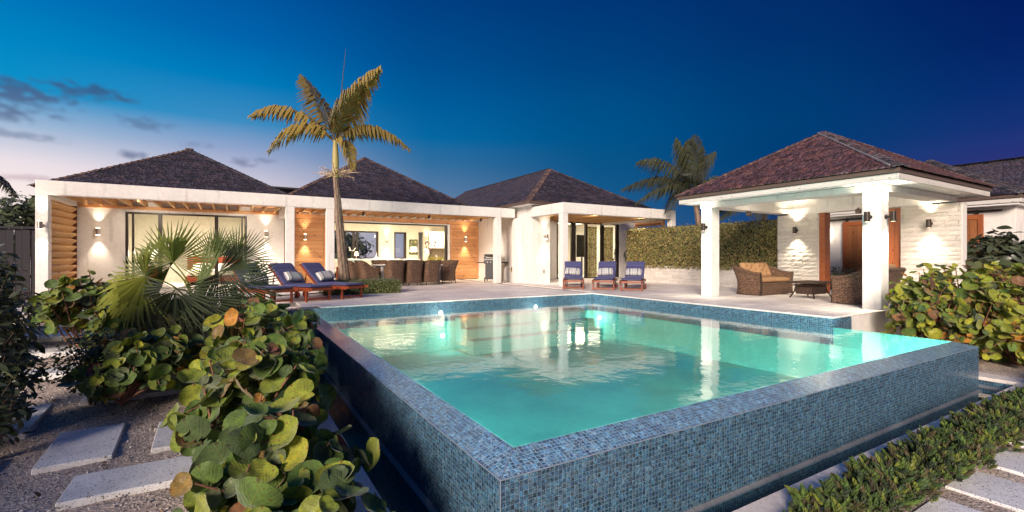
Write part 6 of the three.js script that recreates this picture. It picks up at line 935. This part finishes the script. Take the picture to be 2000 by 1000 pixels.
shrub('shrub', 'dark unseen shrub added to shade the sand and stepping slabs', 'shrub', [-3.4, -0.75, -4.2], [[0, 0.8, 0, 0.8, 0.7, 0.8], [0.3, 0.8, 1.2, 0.8, 0.7, 0.7]], { n: 900, size: 0.12, cols: darkG, seed: 258 });  // out-of-view shrub added to throw dappled shade on the slabs
// spiky agave-like plant
{
  const r = RNG(261), s = thing('yucca', [15.9, -0.3, -2.6], 0, 'spiky green yucca rising behind the bush near the far pavilion', 'yucca');
  for (let i = 0; i < 46; i++) { const a = i * 2.4, e = lerp(1.45, 0.1, i / 46), L = 0.85 + 0.25 * r(), g = at(slim.clone().scale(0.28 * L / 0.28, L, L), 0, 0.55, 0, 0); const m = part('blade', g, leafMat('yucca_leaf', i % 3 ? [0.10, 0.15, 0.04] : [0.17, 0.20, 0.05], { transmission: 0.15 }), s); g.translate(0, -0.55, 0); m.position.y = 0.62; m.quaternion.setFromEuler(new THREE.Euler(Math.PI / 2 - e, a, 0, 'YXZ')); }
  part('trunk', tube([V3(0, 0, 0), V3(0.02, 0.35, 0), V3(0, 0.65, 0)], 0.09, 0.07, 8, 9), mat.trunk, s);
}
// trees of the far background
function crownTree(label, x, z, h, blobs, seed, n, size, cols, y = 0) {
  const r = RNG(seed), t = thing('tree', [x, y, z], 0, label, 'tree'), L = [], limbs = [];
  for (const [cx, cy, cz, rr] of blobs) { for (let i = 0; i < n / blobs.length; i++) { const a = r() * 6.2832, e = Math.asin(lerp(-0.7, 1, r())), o2 = V3(Math.cos(a) * Math.cos(e), Math.sin(e), Math.sin(a) * Math.cos(e)), q = rr * Math.pow(r(), 0.35) * (0.7 + 0.5 * vnoise(o2.x * 2.5 + 9, o2.y * 2.5 + o2.z * 2 + 9, 99, 99, seed)); const p = V3(cx + o2.x * q, cy + o2.y * q * 0.8, cz + o2.z * q); L.push({ m: facing(p, o2.add(V3(r() - 0.5, r(), r() - 0.5)), r() * 6.28, size * (0.6 + 0.9 * r())), c: col(cols[Math.floor(r() * cols.length)], 0.6 + 0.8 * r()) }); } limbs.push(tube([V3(0, h * 0.35, 0), V3(cx * 0.5, (cy + h * 0.35) / 2, cz * 0.5), V3(cx, cy, cz)], 0.09, 0.03, 8, 6)); }
  copies('crown', t, oval, glossTint, L); part('trunk', tube([V3(0, -1, 0), V3(0.1, h * 0.2, 0), V3(0, h * 0.45, 0)], 0.2, 0.11, 8, 8), mat.branch, t); part('limbs', limbs, mat.branch, t);
}
crownTree('dark leafy tree behind the grey fence, touching the porch corner', -7.1, -25.5, 3.8, [[0, 2.7, 0, 1.1], [-0.9, 2.2, 0.4, 1.1], [0.9, 2.3, -0.3, 1.0], [0.2, 1.5, 0.6, 1.2], [0.8, 3.1, 0.2, 0.5], [1.4, 1.4, 0, 1.0]], 271, 5200, 0.17, darkG);
crownTree('dark broad tree at the picture edge behind the shrubs', -8.4, -19.8, 3.4, [[0, 2.0, 0, 1.4], [-1.2, 1.7, 0.3, 1.3], [1.3, 1.5, 0.5, 1.1], [0.2, 1.0, 0.8, 1.3]], 272, 5200, 0.17, darkG, -0.5);
crownTree('dark tree seen through the living room window', 6.4, -33, 4.2, [[0, 2.6, 0, 1.4], [-1.1, 2.2, 0.4, 1.1], [1.0, 2.0, -0.3, 1.2], [0.3, 1.2, 0.6, 1.3]], 273, 2600, 0.2, darkG, -0.3);
crownTree('dark distant tree low behind the hedge beside the leaning palm', 19.5, -18.5, 3.2, [[0, 1.9, 0, 1.2], [-1.2, 1.6, 0.4, 1.1], [1.4, 1.7, -0.3, 1.1]], 274, 2600, 0.2, darkG, -0.3);
{
  const f = thing('fence', [-5.4, 0, -17.0], 0, 'dark grey board fence between the trees and the porch column', 'fence'), r = RNG(281);
  for (let i = 0; i < 6; i++) { const m = part('board', at(cbox(0.145, 2.05, 0.022, 0.003, 1, r(), r()), 0, 0, 0), mat.fenceGrey, f); m.position.set(1.0 - i * 0.152, 0.75 + (r() - 0.5) * 0.02, (i % 2) * 0.024); }
  part('rail', [box(0.1, 1.1, 1.78, 1.84, 0.04, 0.09), box(0.1, 1.1, 0.5, 0.58, -0.08, -0.03)], mat.fenceGrey, f);
}
// ---------- palms ----------
const RV = V3(Math.cos(YAW), 0, Math.sin(YAW)), FV = V3(Math.sin(YAW), 0, -Math.cos(YAW));
const aside = (x, y, d) => V3().addScaledVector(RV, x).addScaledVector(FV, d).add(V3(0, y, 0));   // across the view, up, away
function frond(r, a, b, c, o) {                            // feather leaf along the curve a-b-c
  const { leaf = 0.6, n = 46, w = 0.045, hang = 0.8, back = 0.35, wind = V3() } = o, cv = new THREE.QuadraticBezierCurve3(a, b, c), P = [], N = [], C = [], p = V3(), t = V3(), L = [];
  const rach = tube([0, 0.25, 0.5, 0.75, 1].map((q) => cv.getPoint(q)), (q) => lerp(0.022, 0.004, q), 0, 18, 6);
  for (let i = 0; i < n; i++) for (const s of [-1, 1]) {
    const q = 0.12 + 0.88 * (i + 0.3 * r()) / n; cv.getPoint(q, p); cv.getTangent(q, t);
    const side = V3().crossVectors(t, V3(0, 1, 0)).normalize().multiplyScalar(s), len = leaf * (0.35 + 0.65 * Math.sin(Math.PI * Math.min(1, q * 0.9 + 0.12))) * (0.8 + 0.35 * r()) * (q > 0.9 ? 0.8 : 1);
    const d0 = side.clone().multiplyScalar(0.85).addScaledVector(t, back + 0.25 * q).add(V3(0, 0.12 + 0.15 * (r() - 0.5), 0)).addScaledVector(wind, 0.4).add(V3(r() - 0.5, r() - 0.5, r() - 0.5).multiplyScalar(0.25)).normalize(), d1 = d0.clone().multiplyScalar(0.55).add(V3(0, -hang * (0.8 + 0.5 * r()), 0)).addScaledVector(wind, 0.9).normalize();
    const m = p.clone().addScaledVector(d0, len * 0.42), e = m.clone().addScaledVector(d1, len * 0.58), wv = V3().crossVectors(d0, V3(0, 1, 0).addScaledVector(t, 0.3)).normalize(), wd = w * (0.7 + 0.5 * r()), wn = t.clone().multiplyScalar(wd / 2), wu = V3(0, wd * 0.25, 0);
    const A = p.clone().addScaledVector(wn, -0.4), B = p.clone().addScaledVector(wn, 0.4), Mm = m.clone().sub(wn).add(wu), Mp = m.clone().add(wn).add(wu);
    L.push([A, B, Mp, Mm], [Mm, Mp, e]);
  }
  return merge([rach, polys(L)]);
}
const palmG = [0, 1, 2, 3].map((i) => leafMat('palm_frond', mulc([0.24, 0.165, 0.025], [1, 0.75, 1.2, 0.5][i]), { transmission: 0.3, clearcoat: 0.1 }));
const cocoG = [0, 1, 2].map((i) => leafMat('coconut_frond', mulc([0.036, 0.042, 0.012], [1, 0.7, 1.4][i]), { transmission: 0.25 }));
{
  const r = RNG(291), base = V3(2.86, 0, -14.15), t = thing('palm_tree', [base.x, base.y, base.z], 0, 'tall slender palm with wind-blown fronds rising from the box hedge', 'palm tree');
  const tp = [V3(0, 0, 0), aside(-0.08, 0.9, 0), aside(-0.17, 1.9, 0), aside(-0.24, 2.8, 0), aside(-0.29, 3.35, 0)];
  part('trunk', tube(tp, (q) => lerp(0.185, 0.078, Math.pow(q, 0.7)) + 0.05 * Math.exp(-q * 18), 0, 60, 14), mat.trunk, t);
  const sh0 = tp[4], sh1 = aside(-0.30, 4.42, 0); part('crownshaft', tube([sh0, sh0.clone().lerp(sh1, 0.5), sh1], (q) => 0.085 - 0.03 * q + 0.02 * Math.sin(q * 3.14), 0, 16, 12), mat.shaft, t);
  const infl = []; for (let i = 0; i < 26; i++) { const a = r() * 6.28, l = 0.3 + 0.4 * r(), d = V3(Math.cos(a), 0.15 + 0.75 * (r() - 0.25), Math.sin(a)), e = sh0.clone().addScaledVector(d, l), m = sh0.clone().addScaledVector(d, l * 0.5).add(V3(0, 0.05, 0)); infl.push(tube([sh0.clone().add(V3(0, 0.06 * r(), 0)), m, e], 0.012, 0.006, 6, 5)); for (let k = 0; k < 3; k++) { const b0 = m.clone().lerp(e, r()); infl.push(bar(b0, b0.clone().add(V3(r() - 0.5, r() - 0.4, r() - 0.5).multiplyScalar(0.26)), 0.007, 0.004, 5)); } } part('flower_stalk', infl, mat.twig, t);
  const C = aside(-0.30, 4.36, 0), f = (m, e, o, k) => part('frond', frond(r, C, C.clone().add(aside(...m)), C.clone().add(aside(...e)), o), palmG[k], t), wd = aside(-0.25, 0, 0), wd2 = aside(0.12, -0.1, 0);
  f([-1.15, 1.45, 0.25], [-2.62, 0.82, 0.3], { leaf: 0.80, hang: 1.5, w: 0.085, wind: wd }, 0);
  f([-0.35, 1.3, 0.3], [-1.15, 2.1, 0.5], { leaf: 0.80, hang: 0.8, w: 0.085, wind: wd.clone().multiplyScalar(2.2) }, 3);
  f([0.30, 1.25, -0.2], [1.36, 2.0, -0.3], { leaf: 0.92, hang: 1.3, w: 0.09, wind: wd2 }, 2);
  f([0.35, 0.9, -0.5], [1.05, 1.35, -0.9], { leaf: 0.9, hang: 1.2, w: 0.09, wind: wd2 }, 0);
  f([0.95, 0.95, 0.2], [2.10, -0.18, 0.2], { leaf: 0.68, hang: 1.6, w: 0.08, wind: wd2 }, 1);
  f([-0.75, 0.85, -0.4], [-1.68, -0.42, -0.5], { leaf: 0.72, hang: 1.1, w: 0.08, wind: wd }, 2);
  f([0.45, 0.25, -0.1], [0.62, -0.85, -0.3], { leaf: 0.55, hang: 1.2, w: 0.07 }, 2);
  f([-0.2, 0.7, 0.7], [-0.5, 0.7, 1.6], { leaf: 0.5, hang: 1.2, w: 0.05 }, 3); f([0.25, 0.8, 0.8], [0.6, 0.6, 1.8], { leaf: 0.5, hang: 1.2, w: 0.05 }, 3);
  part('spear', [tube([C.clone().add(aside(0.08, 0.5, 0)), C.clone().add(aside(0.18, 1.5, 0)), C.clone().add(aside(0.30, 2.7, 0))], 0.02, 0.005, 10, 5)], palmG[3], t);
}
function coconut(label, base, top, fr, seed, leaf, mats, r0 = 0.16) {
  const r = RNG(seed), t = thing('palm_tree', [base.x, base.y, base.z], 0, label, 'palm tree'), C = V3().subVectors(top, base);
  part('trunk', tube([V3(0, 0, 0), C.clone().multiplyScalar(0.5).add(V3(0.06, 0, 0)), C], r0, r0 * 0.6, 24, 10), mat.trunk, t);
  for (const [m, e, k] of fr) part('frond', frond(r, C, C.clone().add(aside(...m)), C.clone().add(aside(...e)), { leaf, n: 74, w: 0.045, hang: 1.1, wind: aside(-0.35, -0.1, 0) }), mats[k % mats.length], t);
  return t;
}
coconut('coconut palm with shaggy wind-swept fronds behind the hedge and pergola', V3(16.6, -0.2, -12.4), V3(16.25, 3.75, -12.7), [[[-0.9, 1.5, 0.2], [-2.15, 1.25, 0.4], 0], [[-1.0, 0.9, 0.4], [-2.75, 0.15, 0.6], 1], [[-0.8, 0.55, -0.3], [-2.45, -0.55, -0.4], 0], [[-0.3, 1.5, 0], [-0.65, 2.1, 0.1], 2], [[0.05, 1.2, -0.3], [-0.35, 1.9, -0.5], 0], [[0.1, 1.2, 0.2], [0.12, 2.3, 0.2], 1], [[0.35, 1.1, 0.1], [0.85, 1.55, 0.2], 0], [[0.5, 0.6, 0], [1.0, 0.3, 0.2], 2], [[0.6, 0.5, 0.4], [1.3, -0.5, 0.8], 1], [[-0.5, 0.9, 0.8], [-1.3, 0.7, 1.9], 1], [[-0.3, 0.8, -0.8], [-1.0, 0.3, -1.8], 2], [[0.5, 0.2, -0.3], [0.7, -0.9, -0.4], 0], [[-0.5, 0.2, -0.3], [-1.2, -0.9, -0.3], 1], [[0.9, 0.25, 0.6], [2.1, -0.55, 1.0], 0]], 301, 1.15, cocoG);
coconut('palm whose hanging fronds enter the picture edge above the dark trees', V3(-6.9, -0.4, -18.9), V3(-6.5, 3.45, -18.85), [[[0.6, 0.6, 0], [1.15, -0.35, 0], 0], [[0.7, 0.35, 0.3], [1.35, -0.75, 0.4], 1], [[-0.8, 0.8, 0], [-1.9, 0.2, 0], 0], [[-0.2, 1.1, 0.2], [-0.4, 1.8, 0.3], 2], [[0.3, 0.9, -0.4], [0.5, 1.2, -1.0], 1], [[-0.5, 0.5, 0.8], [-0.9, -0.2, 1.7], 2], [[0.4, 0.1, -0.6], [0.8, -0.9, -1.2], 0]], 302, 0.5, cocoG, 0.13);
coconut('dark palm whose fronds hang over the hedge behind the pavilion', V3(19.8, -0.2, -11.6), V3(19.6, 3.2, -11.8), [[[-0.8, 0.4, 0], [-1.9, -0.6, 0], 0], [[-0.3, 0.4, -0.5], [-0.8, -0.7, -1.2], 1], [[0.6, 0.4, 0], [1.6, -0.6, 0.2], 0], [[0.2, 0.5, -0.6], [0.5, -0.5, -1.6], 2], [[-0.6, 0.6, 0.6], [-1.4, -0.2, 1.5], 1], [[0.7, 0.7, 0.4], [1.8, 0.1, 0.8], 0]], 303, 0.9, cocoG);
// fan palm
function fanLeaf(r, R, o = {}) {                           // palmate blade: hub at the origin, middle segment along +y, facing +z
  const { n = 34, span = 290, droop = 0.10, cup = 0.05, drop = 0.5 } = o, L = [];
  for (let i = 0; i < n; i++) {
    const a = rad(-span / 2 + span * i / (n - 1)), len = R * (0.72 + 0.28 * Math.cos(a * 0.55)) * (0.92 + 0.14 * r()), st = rad(span / n) / 2 * 0.66, D = (t) => V3(Math.sin(t), Math.cos(t), 0);
    const j = 0.42 + 0.12 * r(), zj = -cup * len * j * j, ze = -cup * len - droop * len * (0.4 + 0.8 * r()), dl = D(a - st), dr = D(a + st), dm = D(a + (r() - 0.5) * 0.06);
    const h = V3(0, 0, 0), jl = dl.clone().multiplyScalar(len * j).setZ(zj - 0.02 * R), jr = dr.clone().multiplyScalar(len * j).setZ(zj - 0.02 * R), jm = dm.clone().multiplyScalar(len * j).setZ(zj + 0.026 * R), k = 0.72, km = dm.clone().multiplyScalar(len * k).setZ(lerp(zj, ze, 0.42)), sl = V3().crossVectors(V3(0, 0, 1), dm).multiplyScalar(len * 0.016), e = dm.clone().multiplyScalar(len * (1 - drop * 0.25 * r())).setZ(ze); e.y -= drop * 0.14 * len * r();
    const kl = km.clone().add(sl), kr = km.clone().sub(sl); kl.z -= 0.016 * R; kr.z -= 0.016 * R;
    L.push([h, jl, jm], [h, jm, jr], [jl, kl, km, jm], [jm, km, kr, jr], [kl, e, km], [km, e, kr]);
  }
  return polys(L);
}
{
  const r = RNG(311), base = V3(-0.47, -0.52, -8.3), t = thing('fan_palm', [base.x, base.y, base.z], 0, 'fan palm with big pleated leaves in front of the bedroom window', 'fan palm');
  const mats = [[0.16, 0.20, 0.016], [0.085, 0.125, 0.018], [0.045, 0.07, 0.022], [0.22, 0.25, 0.018], [0.13, 0.12, 0.03]].map((c) => leafMat('fan_palm_leaf', mulc(c, 1.1), { transmission: 0.32, clearcoat: 0.25 }));
  const heart = aside(0.08, 0.86, 0);
  // hub across, up, away; direction of the middle segment (across, up, away); facing (across, up, away); radius; look
  const leaves = [[[-0.22, 1.50, -0.1], [0.10, 1, 0.0], [0.05, 0.1, -1], 0.80, 0, 240, 0.15], [[-0.46, 1.30, -0.3], [-0.85, -0.55, -0.15], [-0.25, 0.45, -0.85], 1.12, 3, 210, 0.4], [[0.14, 1.14, -0.55], [0.0, -1, -0.15], [-0.05, -0.1, -1], 0.84, 2, 220, 0.35], [[0.42, 1.36, -0.05], [0.9, -0.35, -0.1], [0.3, 0.4, -0.85], 0.86, 2, 230, 0.5], [[0.48, 1.50, 0.3], [0.55, 0.8, 0.1], [0.1, 0.2, -0.95], 0.70, 1, 190, 0.15], [[-0.55, 1.42, 0.3], [-1, 0.30, 0.1], [-0.1, 0.4, -0.9], 0.95, 1, 190, 0.4], [[0.58, 1.16, 0.1], [0.75, -0.7, 0.05], [0.4, 0.3, -0.85], 0.86, 2, 200, 0.6], [[-0.25, 1.15, 0.5], [-0.5, -0.7, 0.4], [-0.3, 0.6, -0.6], 0.9, 2, 210, 0.6], [[-0.20, 1.05, -0.45], [-0.5, -0.85, -0.2], [-0.25, 0.2, -0.95], 0.92, 4, 180, 0.6], [[0.36, 1.02, -0.45], [0.5, -0.85, -0.15], [0.2, 0.15, -0.95], 0.84, 2, 180, 0.6], [[0.05, 1.55, 0.45], [-0.2, 1, 0.2], [0, 0.2, -0.95], 0.66, 1, 170, 0.2]];
  for (const [h, d, fz, R, k, span, drop] of leaves) {
    const H = aside(...h), y = aside(...d).normalize(), z = aside(...fz), x = V3().crossVectors(y, z).normalize(); z.crossVectors(x, y);
    const m = part('frond', fanLeaf(r, R * 0.86, { span, drop, droop: 0.06 + 0.16 * drop }), mats[k], t); m.quaternion.setFromRotationMatrix(new THREE.Matrix4().makeBasis(x, y, z)); m.position.copy(H);
    part('leaf_stalk', tube([heart.clone().add(V3(0, -0.1, 0)), heart.clone().lerp(H, 0.5).add(V3(0, 0.08, 0)), H], 0.018, 0.009, 10, 6), mats[0], t);
  }
  const sp = []; for (let i = 0; i < 9; i++) { const o = (i - 4) * 0.012, e = (i - 4) * 0.03; sp.push([aside(0.1 + o, 0.95, -0.1), aside(0.115 + o, 0.95, -0.1), aside(0.30 + e + 0.025, 1.65, -0.05 + 0.02 * (i % 2)), aside(0.30 + e, 1.62, -0.05)], [aside(0.30 + e, 1.62, -0.05), aside(0.325 + e, 1.65, -0.05 + 0.02 * (i % 2)), aside(0.38 + e * 1.3, 2.02 - 0.02 * Math.abs(i - 4), 0)]); } part('spear', polys(sp), mats[1], t);
  part('trunk', tube([V3(0, -0.1, 0), aside(0.03, 0.4, 0), aside(0.08, 1.0, 0)], 0.10, 0.075, 14, 11), mat.trunk, t);
  const skirt = []; for (let i = 0; i < 40; i++) { const a = r() * 6.28, b = heart.clone().add(V3(Math.cos(a) * 0.08, -0.05 + 0.2 * r(), Math.sin(a) * 0.08)), e = b.clone().add(V3(Math.cos(a) * 0.25 * r(), -0.35 - 0.35 * r(), Math.sin(a) * 0.25 * r())), w2 = V3(-Math.sin(a), 0, Math.cos(a)).multiplyScalar(0.012); skirt.push([b.clone().sub(w2), b.clone().add(w2), e]); } part('dead_leaves', polys(skirt), mat.twig, t);
}
renderer.render(scene, camera);
